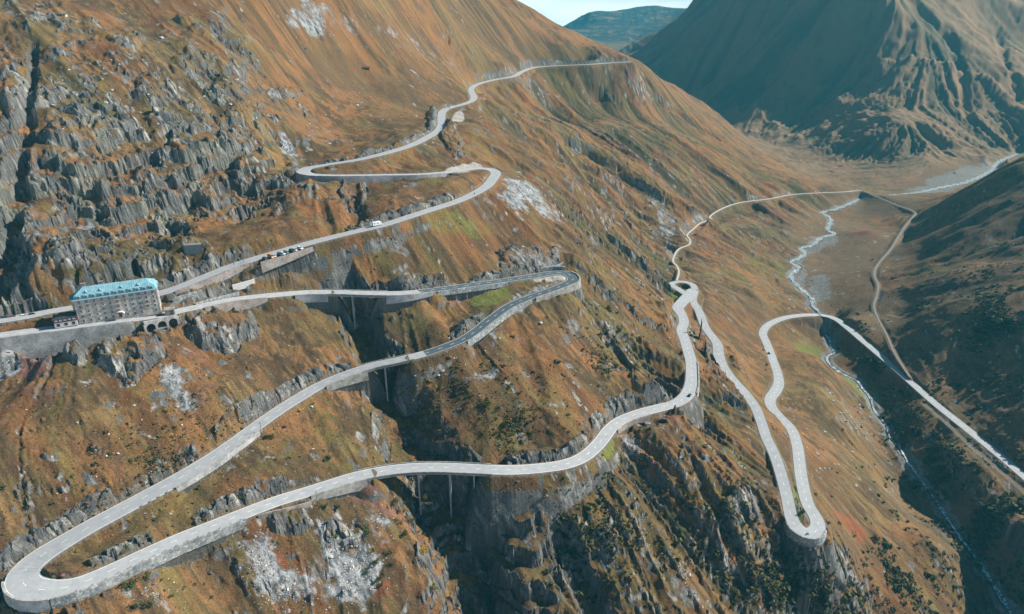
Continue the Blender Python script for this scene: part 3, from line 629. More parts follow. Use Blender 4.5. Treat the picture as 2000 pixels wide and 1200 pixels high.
A = mix(A, np.broadcast_to(OLIVE, A.shape), ol*np.clip(0.5+0.45*flank+0.1*rslope, 0, 1)*(1-0.6*meadow))
A = mix(A, np.broadcast_to(col(.13,.082,.045), A.shape), meadow*sstep(0.0, .45, fbm(X, Y, 38, 4, 191, gain=.65))*0.75)
nE = fbm(X, Y, 90, 4, 211, gain=.6); nF = fbm(XH, YH, 28, 4, 213, gain=.65)
A = mix(A, np.broadcast_to(col(.105,.068,.036), A.shape), sstep(-.02, .42, nE+.35*nF)*0.7*(1-far))
A = mix(A, np.broadcast_to(col(.085,.082,.034), A.shape), sstep(.05, .5, -nE+.6*nF)*0.6*(1-0.6*meadow)*(1-far))
heath_ = Z0.copy()
for a in [(300,850,430,190,-10),(880,760,260,150,0),(900,1000,520,220,0),(700,450,260,110,-10)]: put(heath_, *a, soft=1.0, warp=0.5)
A = mix(A, np.broadcast_to(col(.088,.050,.026), A.shape), heath_*sstep(-.3, .35, nF+.5*nC)*0.62)
tuft = sstep(0.1, 0.5, nC+0.4*nD)
A = mix(A, np.broadcast_to(DARK, A.shape), tuft*0.75*(1-0.7*meadow)*(1-0.6*far))
A = mix(A, np.broadcast_to(col(.075,.048,.027), A.shape), sstep(-.12, .5, nC*0.9+nB*0.6)*0.65*(1-0.75*meadow)*(1-0.6*far))
A = mix(A, np.broadcast_to(col(.20,.085,.032), A.shape), sstep(.05, .5, fbm(XH, YH, 22, 3, 171)+.3*nC)*0.45*(1-meadow))
A = mix(A, np.broadcast_to(col(.17,.14,.045), A.shape), sstep(.15, .55, fbm(XH, YH, 11, 3, 181)+.3*nC)*0.45*(1-0.5*meadow))
A = mix(A, np.broadcast_to(col(.150,.098,.054), A.shape), rslope*0.75)
A = mix(A, np.broadcast_to(col(.075,.062,.034), A.shape), rslope*sstep(-0.1, .4, nB+0.3*nC)*0.8)
A = mix(A, np.broadcast_to(col(.150,.105,.062), A.shape)*(1+.5*nB[..., None]), np.clip(floor_, 0, 1)*0.75)
A = mix(A, np.broadcast_to(col(.23,.150,.085), A.shape), mount*0.8)
A = mix(A, np.broadcast_to(col(.07,.075,.045), A.shape), mount*sstep(-.3, .9, 0.7*nA-0.35*LA-0.25*LB)*0.7)
A = mix(A, np.broadcast_to(col(.13,.15,.035), A.shape), sstep(.3, .7, green+0.2*nB)*0.85)
A = mix(A, np.broadcast_to(col(.26,.075,.035), A.shape), sstep(.3, .95, red*.8+0.45*nB+.35*nC)*0.7)
A = mix(A, np.broadcast_to(col(.22,.105,.095), A.shape), sstep(.3, .95, pink*.8+0.45*nC+0.3*nB)*0.65)
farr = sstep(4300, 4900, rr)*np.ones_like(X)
A = mix(A, np.broadcast_to(col(.03,.045,.05), A.shape), farr*sstep(.35, .05, nA+.3*nB-0.1)*0.97)  # shade on the far ridge, put into its colour as dark blue-grey
#
wild = np.clip(np.maximum(rocky, cliff), 0, 1)
fillm = fillm & (dn > hwn)
rock = np.maximum(rockm*(1-far*0.5), sstep(1.5, 1.95, slp+0.28*wild+0.75*nB+0.4*nC-0.5*fillm)*(1-0.85*mount)*(1-0.6*far)*(1-0.45*flank))
rock = np.maximum(rock, cutM*sstep(-.45, -.1, nB+.4*nC))
rock = np.maximum(rock*(1-0.7*(cutm & (dn < 30) & (cutM < .2))), cut_rock*sstep(-.1, .2, nB+0.5*nC+0.05)*sstep(14, 7, dn))
speck = sstep(0.42, 0.52, fbm(X, Y, 7, 3, 141, gain=0.6)+0.18*rocky+0.05*flank-0.12*meadow)*(1-far)   # little outcrops everywhere
rock = np.maximum(rock, speck*0.9)
rock = rock*(1-0.9*(1-0.65*led*(rocky < .75))*sstep(1.3, 0.75, slp+.3*nB)*(speck < 0.3)*(cut_rock < 0.3)*(cutM < 0.3))
rock = rock*(1-0.8*np.minimum(1, rocky*1.4)*sstep(.02, .28, fbm(XH, YH, 26, 4, 221, gain=.6))*(cutM < .2)*(slp < 1.9))
rock = sstep(0.3, 0.55, rock+0.35*nC*(rock > 0.05)+0.15*nB*(rock > 0.05))
RC = np.empty_like(A); RC[:] = col(.130,.128,.120)
RC = mix(RC, np.broadcast_to(col(.32,.31,.28), A.shape), sstep(0.05, .6, nC+0.5*nB))
RC = mix(RC, np.broadcast_to(col(.30,.31,.21), A.shape), sstep(-.1, .6, fbm(X, Y, 20, 2, 151))*rocky*0.35)
RC = RC*(1+0.35*np.clip(TONE, -1, 1))[..., None]
RC = mix(RC, np.broadcast_to(col(.050,.058,.065), A.shape), np.clip(np.maximum(sstep(0.1, .7, -LB*0.4+0.5*nD+0.3*nB)*0.7, CRK*0.55), 0, 1))
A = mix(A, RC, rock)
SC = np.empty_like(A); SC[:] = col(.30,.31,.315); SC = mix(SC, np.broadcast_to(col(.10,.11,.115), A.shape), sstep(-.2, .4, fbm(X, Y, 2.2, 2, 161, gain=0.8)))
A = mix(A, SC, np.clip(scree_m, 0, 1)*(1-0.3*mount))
bare = Z0.copy()
for a in [(905,328,36,12,-12,1),(895,232,12,9,0,1),(240,1060,20,20,-30,0),(1080,541,44,6,-4,1),(1480,705,4,30,0,0)]:
    put(bare, *a[:5], val=a[5], soft=0.4, warp=0.2)
A = mix(A, np.broadcast_to(col(.36,.335,.30), A.shape)*(1+.2*nC[..., None]), sstep(.4, .6, bare))
A = mix(A, np.broadcast_to(col(.17,.175,.165), A.shape)*(1+0.6*nC[..., None]), sstep(.4, .75, gravel+.45*nB)*0.85)
A = mix(A, np.broadcast_to(col(.16,.14,.11), A.shape), (dn < hwn+0.3).astype(np.float32)*0.75)
A = np.clip(A*(1+0.2*nD[..., None]*(1-far[..., None])), 0.01, 0.8)
log('albedo')

# ------------------------------------------------------------------ materials
def new_mat(name):
    m = bpy.data.materials.new(name); m.use_nodes = True
    return m, m.node_tree, m.node_tree.nodes['Principled BSDF']
def simple(name, c, rough=0.8, metal=0.0, noise=0.0, scale=1.0, spec=0.3, bump=0.0, c2=None, coord='Object'):
    m, t, b = new_mat(name)
    b.inputs['Roughness'].default_value = rough; b.inputs['Metallic'].default_value = metal; b.inputs['Specular IOR Level'].default_value = spec
    b.inputs['Base Color'].default_value = (*c, 1)
    if noise > 0 or bump > 0:
        tc = t.nodes.new('ShaderNodeTexCoord'); n = t.nodes.new('ShaderNodeTexNoise'); n.inputs['Scale'].default_value = scale; n.inputs['Detail'].default_value = 6
        t.links.new(tc.outputs[coord], n.inputs['Vector'])
        if noise > 0:
            r = t.nodes.new('ShaderNodeValToRGB'); r.color_ramp.elements[0].position = 0.3; r.color_ramp.elements[1].position = 0.7
            d = c2 if c2 else tuple(x*(1-noise) for x in c)
            r.color_ramp.elements[0].color = (*d, 1); r.color_ramp.elements[1].color = (*(tuple(min(1, x*(1+noise*0.4)) for x in c)), 1)
            t.links.new(n.outputs['Fac'], r.inputs['Fac']); t.links.new(r.outputs['Color'], b.inputs['Base Color'])
        if bump > 0:
            bp = t.nodes.new('ShaderNodeBump'); bp.inputs['Distance'].default_value = bump; bp.inputs['Strength'].default_value = 1
            t.links.new(n.outputs['Fac'], bp.inputs['Height']); t.links.new(bp.outputs['Normal'], b.inputs['Normal'])
    return m
def land_mat():
    m, t, b = new_mat('alpine_ground')
    at = t.nodes.new('ShaderNodeAttribute'); at.attribute_name = 'alb'
    tc = t.nodes.new('ShaderNodeTexCoord')
    n1 = t.nodes.new('ShaderNodeTexNoise'); n1.inputs['Scale'].default_value = 1.3; n1.inputs['Detail'].default_value = 5; n1.inputs['Roughness'].default_value = 0.7
    t.links.new(tc.outputs['Object'], n1.inputs['Vector'])
    mr = t.nodes.new('ShaderNodeMapRange'); mr.inputs['From Min'].default_value = 0.3; mr.inputs['From Max'].default_value = 0.7; mr.inputs['To Min'].default_value = 0.55; mr.inputs['To Max'].default_value = 1.45
    t.links.new(n1.outputs['Fac'], mr.inputs['Value'])
    vm = t.nodes.new('ShaderNodeVectorMath'); vm.operation = 'SCALE'
    t.links.new(at.outputs['Color'], vm.inputs[0]); t.links.new(mr.outputs['Result'], vm.inputs['Scale'])
    t.links.new(vm.outputs['Vector'], b.inputs['Base Color'])
    n2 = t.nodes.new('ShaderNodeTexNoise'); n2.inputs['Scale'].default_value = 0.55; n2.inputs['Detail'].default_value = 7; n2.inputs['Roughness'].default_value = 0.75
    t.links.new(tc.outputs['Object'], n2.inputs['Vector'])
    bp = t.nodes.new('ShaderNodeBump'); bp.inputs['Strength'].default_value = 1.0; bp.inputs['Distance'].default_value = 0.9
    t.links.new(n2.outputs['Fac'], bp.inputs['Height']); t.links.new(bp.outputs['Normal'], b.inputs['Normal'])
    b.inputs['Roughness'].default_value = 0.95; b.inputs['Specular IOR Level'].default_value = 0.1
    return m
M_LAND = land_mat()

# ------------------------------------------------------------------ the land as one sheet
idx = np.arange(NR*NT, dtype=np.int32).reshape(NR, NT)
Fq = np.stack([idx[:-1, :-1], idx[:-1, 1:], idx[1:, 1:], idx[1:, :-1]], -1).reshape(-1, 4)[:, ::-1]
# keep rows that can matter: all
land = bpy.data.meshes.new('terrain')
Vn = np.stack([X, Y, H], -1).reshape(-1, 3)
land.vertices.add(len(Vn)); land.vertices.foreach_set('co', Vn.ravel())
land.loops.add(Fq.size); land.loops.foreach_set('vertex_index', np.ascontiguousarray(Fq).ravel())
land.polygons.add(len(Fq)); land.polygons.foreach_set('loop_start', np.arange(0, Fq.size, 4, dtype=np.int32))
land.polygons.foreach_set('use_smooth', (np.maximum(rock, scree_m)[:-1, :-1] < 0.5).ravel())
land.update()
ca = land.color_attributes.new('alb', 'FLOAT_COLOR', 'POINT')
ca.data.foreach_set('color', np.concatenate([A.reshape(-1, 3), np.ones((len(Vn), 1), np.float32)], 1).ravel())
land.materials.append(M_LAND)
terrain = link(bpy.data.objects.new('terrain', land)); tag(terrain, kind='structure')
log('terrain mesh', len(Vn))

# ------------------------------------------------------------------ roads
def asphalt(name, a, b_, scale=0.25):
    m, t, b = new_mat(name)
    tc = t.nodes.new('ShaderNodeTexCoord'); n = t.nodes.new('ShaderNodeTexNoise'); n.inputs['Scale'].default_value = scale; n.inputs['Detail'].default_value = 8; n.inputs['Roughness'].default_value = 0.7
    t.links.new(tc.outputs['Object'], n.inputs['Vector'])
    r = t.nodes.new('ShaderNodeValToRGB'); r.color_ramp.elements[0].position = 0.32; r.color_ramp.elements[1].position = 0.68
    r.color_ramp.elements[0].color = (*a, 1); r.color_ramp.elements[1].color = (*b_, 1)
    t.links.new(n.outputs['Fac'], r.inputs['Fac']); t.links.new(r.outputs['Color'], b.inputs['Base Color'])
    b.inputs['Roughness'].default_value = 0.85; b.inputs['Specular IOR Level'].default_value = 0.25
    return m
M_ASPH = asphalt('worn_asphalt', (.29,.305,.32), (.385,.395,.40))
M_DARK = asphalt('new_asphalt', (.055,.08,.095), (.085,.11,.125))
M_MID = asphalt('grey_asphalt', (.27,.285,.30), (.35,.36,.37))
M_GRAV = asphalt('gravel_track', (.14,.115,.09), (.27,.235,.19), 0.5)
M_WHITE = simple('road_paint', (.80,.80,.78), 0.6, noise=0.35, scale=2.0)
M_CONC = simple('pale_concrete', (.32,.31,.285), 0.9, noise=0.5, scale=0.35, bump=0.05)
def strip(name, rt, off0, off1, lift=0.0, mats=None, thick=1.2, matidx=None, parent=None, sel=None, clip=None):
    "a ribbon between two signed offsets (positive to the left), with sides that go down by thick"
    d, n = frame_of(rt)
    o0 = off0(rt) if callable(off0) else np.full(len(rt), off0); o1 = off1(rt) if callable(off1) else np.full(len(rt), off1)
    a = np.c_[rt[:, :2]+n*o0[:, None], rt[:, 2]+lift]; b = np.c_[rt[:, :2]+n*o1[:, None], rt[:, 2]+lift]
    N_ = len(rt)
    rows = [a, b]
    if thick: rows = [a-[0, 0, thick], a, b, b-[0, 0, thick]]
    V = np.stack(rows, 1).reshape(-1, 3); k = len(rows)
    Fs, mi = [], []
    for i in range(N_-1):
        if sel is not None and not sel[i]: continue
        for q in range(k-1):
            Fs.append((i*k+q, i*k+q+1, (i+1)*k+q+1, (i+1)*k+q)); mi.append(0 if matidx is None else matidx[i])
    if not Fs: return None
    return mesh_np(name, V, np.array(Fs), mats, parent, matidx=mi)
def inbox(rt, boxes): return np.array([any(a <= p[4] <= b and c <= p[5] <= d for a, b, c, d in boxes) for p in rt])
mB = np.zeros(len(rB), int)
mB[inbox(rB, [(815,1140,500,690)])] = 1
mB[inbox(rB, [(590,960,880,1000)])] = 2; mB[inbox(rB, [(620,800,690,770)])] = 2; mB[inbox(rB, [(600,815,560,580)])] = 2
half = lambda s, e=0.0: (lambda rt: s*(rt[:, 3]/2+e))
tag(strip('road', rA, half(1), half(-1), 0, [M_ASPH]), kind='structure')
tag(strip('road', rB, half(1), half(-1), 0.0, [M_ASPH, M_DARK, M_MID], matidx=mB), kind='structure')
tag(strip('road', rL, half(1), half(-1), -0.03, [M_ASPH]), kind='structure')
kT = near_idx(rT, 1682, 373)
M_PALE = asphalt('pale_lane', (.36,.34,.31), (.50,.48,.44), 0.5)
tag(strip('path', rT[:kT+1], lambda r: r[:, 3]*.36, lambda r: -r[:, 3]*.36, 0.05, [M_PALE], thick=0.6), kind='structure')
tag(strip('path', rT[kT:], lambda r: r[:, 3]*.25, lambda r: -r[:, 3]*.25, 0.05, [M_GRAV], thick=0.6), kind='structure')
# painted edge lines and the broken centre line
def cum(rt): return np.concatenate([[0], np.cumsum(np.linalg.norm(np.diff(rt[:, :2], axis=0), axis=1))])
rBm = route(ROAD_B, 1.0); rAm = route(ROAD_A, 1.0)
lsel = rBm[:, 4] < 1300
tag(strip('road_marking', rBm, half(1, -0.3), half(1, -0.55), 0.03, [M_WHITE], thick=0, sel=lsel), kind='structure')
tag(strip('road_marking', rBm, half(-1, -0.55), half(-1, -0.3), 0.03, [M_WHITE], thick=0, sel=lsel), kind='structure')
tag(strip('road_marking', rBm, 0.14, -0.14, 0.03, [M_WHITE], thick=0, sel=(cum(rBm) % 9) < 3.2), kind='structure')
tag(strip('road_marking', rAm, half(1, -0.25), half(1, -0.40), 0.03, [M_WHITE], thick=0), kind='structure')
tag(strip('road_marking', rAm, half(-1, -0.40), half(-1, -0.25), 0.03, [M_WHITE], thick=0), kind='structure')
# river
M_WATER, t_, b_ = new_mat('white_water')
b_.inputs['Base Color'].default_value = (.45,.52,.54,1); b_.inputs['Roughness'].default_value = 0.35
tc = t_.nodes.new('ShaderNodeTexCoord'); n_ = t_.nodes.new('ShaderNodeTexNoise'); n_.inputs['Scale'].default_value = 0.55; n_.inputs['Detail'].default_value = 6
t_.links.new(tc.outputs['Object'], n_.inputs['Vector']); r_ = t_.nodes.new('ShaderNodeValToRGB'); r_.color_ramp.elements[0].position = 0.44; r_.color_ramp.elements[1].position = 0.64
r_.color_ramp.elements[0].color = (.11,.15,.16,1); r_.color_ramp.elements[1].color = (.66,.70,.70,1)
t_.links.new(n_.outputs['Fac'], r_.inputs['Fac']); t_.links.new(r_.outputs['Color'], b_.inputs['Base Color'])
wob = 1+0.35*np.array([math.sin(i*0.37)+0.6*math.sin(i*0.91+1) for i in range(len(rV))])
rV2 = rV.copy(); rV2[:, 3] *= np.clip(wob, 0.5, 1.6)*np.where(rV2[:, 5] < 600, 1.35, 0.85)
tag(strip('river', rV2, half(1), half(-1), 0.0, [M_WATER], thick=0), kind='structure')
log('roads')

# ------------------------------------------------------------------ mesh builder for built things
class MB:
    def __init__(s): s.V = []; s.F = []
    def box(s, c, size, rz=0.0, taper=0.0):
        n = len(s.V); cs, sn = math.cos(rz), math.sin(rz)
        for z in (-.5, .5):
            k = 1-taper if z > 0 else 1
            for x, y in ((-.5, -.5), (.5, -.5), (.5, .5), (-.5, .5)):
                px, py = x*size[0]*k, y*size[1]*k
                s.V.append((c[0]+px*cs-py*sn, c[1]+px*sn+py*cs, c[2]+z*size[2]))
        for f in ((3, 2, 1, 0), (4, 5, 6, 7), (0, 1, 5, 4), (1, 2, 6, 5), (2, 3, 7, 6), (3, 0, 4, 7)): s.F.append(tuple(n+i for i in f))
        return s
    def poly(s, pts, f):
        n = len(s.V); s.V += [tuple(p) for p in pts]; s.F += [tuple(n+i for i in q) for q in f]; return s
    def prism(s, prof, y0, y1, axis='y'):
        "profile in (x,z) extruded along y (or profile in (y,z) along x)"
        n = len(s.V); k = len(prof)
        for y in (y0, y1):
            for a, b in prof: s.V.append((a, y, b) if axis == 'y' else (y, a, b))
        s.F.append(tuple(n+i for i in range(k))); s.F.append(tuple(n+k+i for i in reversed(range(k))))
        for i in range(k):
            j = (i+1) % k; s.F.append((n+i, n+k+i, n+k+j, n+j))
        return s
    def cyl(s, c, r, h, seg=10, axis='z', r2=None):
        n = len(s.V); r2 = r if r2 is None else r2
        for q, rad in ((-.5, r), (.5, r2)):
            for i in range(seg):
                a = 2*math.pi*i/seg; x, y = rad*math.cos(a), rad*math.sin(a)
                p = {'z': (x, y, q*h), 'y': (x, q*h, y), 'x': (q*h, x, y)}[axis]
                s.V.append((c[0]+p[0], c[1]+p[1], c[2]+p[2]))
        s.F.append(tuple(n+i for i in reversed(range(seg)))); s.F.append(tuple(n+seg+i for i in range(seg)))
        for i in range(seg):
            j = (i+1) % seg; s.F.append((n+i, n+j, n+seg+j, n+seg+i))
        return s
    def mesh(s, name, mat, bevel=0):
        me = bpy.data.meshes.new(name); me.from_pydata(s.V, [], s.F); me.materials.append(mat)
        bm = bmesh.new(); bm.from_mesh(me)
        if bevel: bmesh.ops.bevel(bm, geom=list(bm.edges), offset=bevel, segments=1, affect='EDGES', clamp_overlap=True)
        bmesh.ops.recalc_face_normals(bm, faces=bm.faces); bm.to_mesh(me); bm.free(); return me
    def build(s, name, mat, parent=None, bevel=0):
        return link(bpy.data.objects.new(name, s.mesh(name, mat, bevel)), parent)
def empty(name, loc, rz=0.0, pitch=0.0):
    o = bpy.data.objects.new(name, None); o.location = tuple(float(q) for q in loc); o.rotation_euler = (0, pitch, rz); o.empty_display_size = 0.5
    return link(o)
def copy_tree(o, parent=None):
    c = o.copy(); COL.objects.link(c)
    if parent is not None: c.parent = parent; c.matrix_parent_inverse = o.matrix_parent_inverse
    for ch in list(o.children): copy_tree(ch, c)
    return c
def masonry(name, a, b_, scale=0.9, mortar=(.20,.19,.18)):
    m, t, b = new_mat(name)
    tc = t.nodes.new('ShaderNodeTexCoord'); vo = t.nodes.new('ShaderNodeTexVoronoi'); vo.inputs['Scale'].default_value = scale
    t.links.new(tc.outputs['Object'], vo.inputs['Vector'])
    r = t.nodes.new('ShaderNodeValToRGB'); r.color_ramp.elements[0].color = (*a, 1); r.color_ramp.elements[1].color = (*b_, 1)
    t.links.new(vo.outputs['Color'], r.inputs['Fac'])
    v2 = t.nodes.new('ShaderNodeTexVoronoi'); v2.feature = 'DISTANCE_TO_EDGE'; v2.inputs['Scale'].default_value = scale
    t.links.new(tc.outputs['Object'], v2.inputs['Vector'])
    mr = t.nodes.new('ShaderNodeMapRange'); mr.inputs['From Max'].default_value = 0.06; t.links.new(v2.outputs['Distance'], mr.inputs['Value'])
    mx = t.nodes.new('ShaderNodeMix'); mx.data_type = 'RGBA'; mx.inputs['A'].default_value = (*mortar, 1)
    t.links.new(mr.outputs['Result'], mx.inputs['Factor']); t.links.new(r.outputs['Color'], mx.inputs['B'])
    sn = t.nodes.new('ShaderNodeTexNoise'); sn.inputs['Scale'].default_value = .16; sn.inputs['Detail'].default_value = 5; sn.inputs['Roughness'].default_value = .7; t.links.new(tc.outputs['Object'], sn.inputs['Vector'])
    sr_ = t.nodes.new('ShaderNodeMapRange'); sr_.inputs['From Min'].default_value = .35; sr_.inputs['From Max'].default_value = .65; sr_.inputs['To Min'].default_value = .62; sr_.inputs['To Max'].default_value = 1.2; t.links.new(sn.outputs['Fac'], sr_.inputs['Value'])
    sv_ = t.nodes.new('ShaderNodeVectorMath'); sv_.operation = 'SCALE'; t.links.new(mx.outputs['Result'], sv_.inputs[0]); t.links.new(sr_.outputs[0], sv_.inputs['Scale']); t.links.new(sv_.outputs[0], b.inputs['Base Color'])
    b.inputs['Roughness'].default_value = 0.95; b.inputs['Specular IOR Level'].default_value = 0.1
    bp = t.nodes.new('ShaderNodeBump'); bp.inputs['Distance'].default_value = 0.12; t.links.new(v2.outputs['Distance'], bp.inputs['Height']); t.links.new(bp.outputs['Normal'], b.inputs['Normal'])
    return m
M_STONE = masonry('rubble_stone', (.30,.30,.295), (.48,.47,.45), 1.1, (.27,.265,.255))
M_STONEW = masonry('warm_stone', (.24,.205,.185), (.38,.33,.30), 1.3, (.26,.23,.21))
M_BLOCK = masonry('pale_rubble', (.16,.175,.18), (.47,.48,.47), 0.8, (.10,.11,.12))
M_FAC = masonry('hotel_stone', (.44,.385,.345), (.62,.56,.50), 1.6, (.25,.22,.22))
M_COPP = simple('patina_sheet', (.19,.37,.43), 0.7, noise=0.4, scale=0.4, c2=(.12,.26,.32))
M_COPL = simple('pale_sheet', (.38,.54,.58), 0.6, noise=0.2, scale=1.5)
M_GLASS = simple('window_glass', (.025,.04,.045), 0.15, spec=0.6)
M_REDS = simple('dark_red_boards', (.20,.035,.04), 0.7, noise=0.2, scale=3)
M_WHT = simple('white_render', (.62,.60,.58), 0.8, noise=0.15, scale=2)
M_ROOFD = simple('dark_roofing', (.045,.05,.055), 0.7, noise=0.3, scale=2)
M_WOOD = simple('weathered_wood', (.09,.065,.05), 0.9, noise=0.4, scale=3)
M_SLATE = simple('grey_slate', (.20,.21,.22), 0.8, noise=0.4, scale=2)
M_STEEL = simple('galvanised_steel', (.25,.26,.27), 0.5, 0.6)
M_TYRE = simple('black_rubber', (.015,.015,.016), 0.9)
M_RIM = simple('wheel_rim', (.35,.36,.37), 0.4, 0.7)
M_LAMP = simple('headlamp', (.75,.76,.74), 0.2, spec=0.6)
M_TAIL = simple('tail_lamp', (.35,.02,.02), 0.3)
def paint(name, c): return simple(name, c, 0.3, 0.0, spec=0.6)
M_WCAR, M_SCAR, M_BCAR, M_OCAR, M_DCAR, M_TCAR, M_RCAR = [paint(n_, c_) for n_, c_ in (('white_paint', (.78,.79,.79)), ('silver_paint', (.45,.47,.48)), ('black_paint', (.02,.022,.025)), ('orange_paint', (.62,.24,.04)), ('dark_blue_paint', (.02,.05,.075)), ('teal_paint', (.03,.14,.17)), ('red_paint', (.35,.03,.03)))]

# ------------------------------------------------------------------ walls along the routes
def wall(label, rt, uv0, uv1, side, top=0.9, depth=5.0, mat=None, t=0.5, off=0.1, name='retaining_wall', ragged=0.0, dfun=None):
    dfun = depth
    "a thick wall beside the road between two places on it; its foot goes into the ground"
    i0, i1 = sorted((near_idx(rt, *uv0), near_idx(rt, *uv1)))
    q = rt[i0:i1+1]; d, n = frame_of(q)
    o = side*(q[:, 3]/2+off)
    t = max(t, 0.9, 0.0024*math.hypot(q[0, 0], q[0, 1]))
    V = []
    for k in range(len(q)):
        bx, by = q[k, 0]+n[k, 0]*o[k], q[k, 1]+n[k, 1]*o[k]; cx, cy = bx+n[k, 0]*side*t, by+n[k, 1]*side*t
        dep = depth if dfun is None else dfun(k/max(1, len(q)-1))
        g = float(samp(H, cx+n[k, 0]*side*1.5, cy+n[k, 1]*side*1.5)) if dep is None else q[k, 2]-dep
        zt = q[k, 2]+top; zb = min(g-0.6, q[k, 2]-1.0); bt = side*0.08*(q[k, 2]-zb)
        V += [(bx, by, q[k, 2]-1.1), (bx, by, zt), (cx, cy, zt), (cx+n[k, 0]*bt, cy+n[k, 1]*bt, zb)]
    Fs = []
    for k in range(len(q)-1):
        for a in range(4): b = (a+1) % 4; Fs.append((k*4+a, k*4+b, (k+1)*4+b, (k+1)*4+a))
    Fs.append((0, 1, 2, 3)); m = (len(q)-1)*4; Fs.append((m+3, m+2, m+1, m))
    o_ = mesh_np(name, np.array(V), np.array(Fs), [mat or M_STONE])
    bm = bmesh.new(); bm.from_mesh(o_.data); bmesh.ops.recalc_face_normals(bm, faces=bm.faces); bm.to_mesh(o_.data); bm.free()
    return tag(o_, label, 'wall', 'retaining walls of the pass road')
M_CW = simple('wall_concrete', (.34,.34,.35), 0.9, noise=0.35, scale=0.25, bump=0.05)
for w_ in WALLS: wall(w_[0], w_[1], w_[2], w_[3], w_[4], w_[5], w_[6], {'CW': M_CW, 'SW': M_STONEW, 'ST': M_STONE, 'BL': M_BLOCK, 'CO': M_CONC}[w_[7]], off=w_[8])

# ------------------------------------------------------------------ viaducts
def bridge(label, rt, uv0, uv1, piers, deck=1.1, river=False):
    i0, i1 = sorted((near_idx(rt, *uv0), near_idx(rt, *uv1)))
    q = rt[i0:i1+1].copy(); mid = q[len(q)//2]
    root = empty('road_bridge', (mid[0], mid[1], mid[2])); tag(root, label, 'bridge', 'bridges of the pass road')
    L = q.copy(); L[:, 0] -= mid[0]; L[:, 1] -= mid[1]; L[:, 2] -= mid[2]
    strip('deck', L, half(1, 0.55), half(-1, 0.55), -0.12, [M_CW], thick=deck, parent=root)
    for s_ in (1, -1):
        strip('parapet', L, half(s_, 0.1 if s_ > 0 else 0.55), half(s_, 0.55 if s_ > 0 else 0.1), 0.55, [M_CONC], thick=1.2, parent=root)
    d, n = frame_of(q)
    for (u, v) in piers:
        k = near_idx(q, u, v); zb = min(float(samp(H, q[k, 0]+n[k, 0]*a, q[k, 1]+n[k, 1]*a)) for a in (-4, 0, 4))-1.5
        zt = q[k, 2]-deck-0.1; h = zt-zb
        if h < 1.5: continue
        m = MB(); rz = math.atan2(n[k, 1], n[k, 0])
        m.box((0, 0, 0), (q[k, 3]*0.72, 0.9, h), rz); m.box((0, 0, h/2-0.35), (q[k, 3]*0.95, 1.3, 0.7), rz)
        p = m.build('pier', M_CW, root); p.location = (q[k, 0]-mid[0], q[k, 1]-mid[1], (zt+zb)/2-mid[2])
    return root
bridge('upper viaduct of pale concrete over the head of the ravine', rB, (636,571), (756,574), [(690,572)])
bridge('middle viaduct crossing the dark ravine', rB, (708,719), (806,697), [(749,710)])
bridge('longest viaduct on thin piers above the deep shaded gorge', rB, (706,928), (962,918), [(740,922),(818,914),(877,914),(925,916)])
bridge('short road bridge over the river in the valley', rB, (1592,616), (1622,618), [(1597,616),(1617,617)], 0.9)

# ------------------------------------------------------------------ the hotel
HP = Wz(155, 632, -161.6); HQ = Wz(316, 612, -163.2)
hz = math.atan2(HQ[1]-HP[1], HQ[0]-HP[0]); HL = math.hypot(*(HQ-HP)[:2]); HD = 13.0; HH = 13.5
hotel = empty('hotel', (HP[0], HP[1], -163.4), hz); tag(hotel, 'large grey stone hotel with turquoise metal roof above the terrace wall', 'hotel')
m = MB().box((HL/2, HD/2, (HH+2)/2), (HL, HD, HH+2)); m.box((-0.9, HD-4.0, 7.2), (2.2, 7, 14.4)); m.build('wall', M_FAC, hotel)
ez = HH+2
rf = MB()
o = 0.7
# eaves slab, steep lower roof and hipped upper roof
rf.box((HL/2, HD/2, ez+0.15), (HL+2*o, HD+2*o, 0.35))
x0, x1, y0, y1 = -0.3, HL+0.3, -0.3, HD+0.3; ins = 1.3; h1 = 2.3
A0 = [(x0, y0, ez+.32), (x1, y0, ez+.32), (x1, y1, ez+.32), (x0, y1, ez+.32)]; A1 = [(x0+ins, y0+ins, ez+h1), (x1-ins, y0+ins, ez+h1), (x1-ins, y1-ins, ez+h1), (x0+ins, y1-ins, ez+h1)]
rf.poly(A0+A1, [(0, 1, 5, 4), (1, 2, 6, 5), (2, 3, 7, 6), (3, 0, 4, 7)])
o2 = 0.35; B0 = [(x0+ins-o2, y0+ins-o2, ez+h1), (x1-ins+o2, y0+ins-o2, ez+h1), (x1-ins+o2, y1-ins+o2, ez+h1), (x0+ins-o2, y1-ins+o2, ez+h1)]
hr = 3.0; B1 = [(x0+5.5, HD/2, ez+h1+hr), (x1-5.5, HD/2, ez+h1+hr)]
rf.poly(B0+B1, [(0, 1, 5, 4), (1, 2, 5), (2, 3, 4, 5), (3, 0, 4), (3, 2, 1, 0)])
rf.box((-1.3, HD-4.0, 14.6), (3.2, 7.8, 0.4))
roof = rf.build('roof', M_COPP, hotel)
gut = MB(); gut.box((HL/2, -o-0.05, ez+0.2), (HL+2*o, 0.22, 0.42)); gut.box((HL/2, HD+o+.05, ez+0.2), (HL+2*o, 0.22, 0.42)); gut.box((HL/2, y0+ins-o2-0.05, ez+h1+0.05), (HL-1.2, 0.25, 0.3)); gut.build('gutter', M_COPL, roof)
seam = MB()
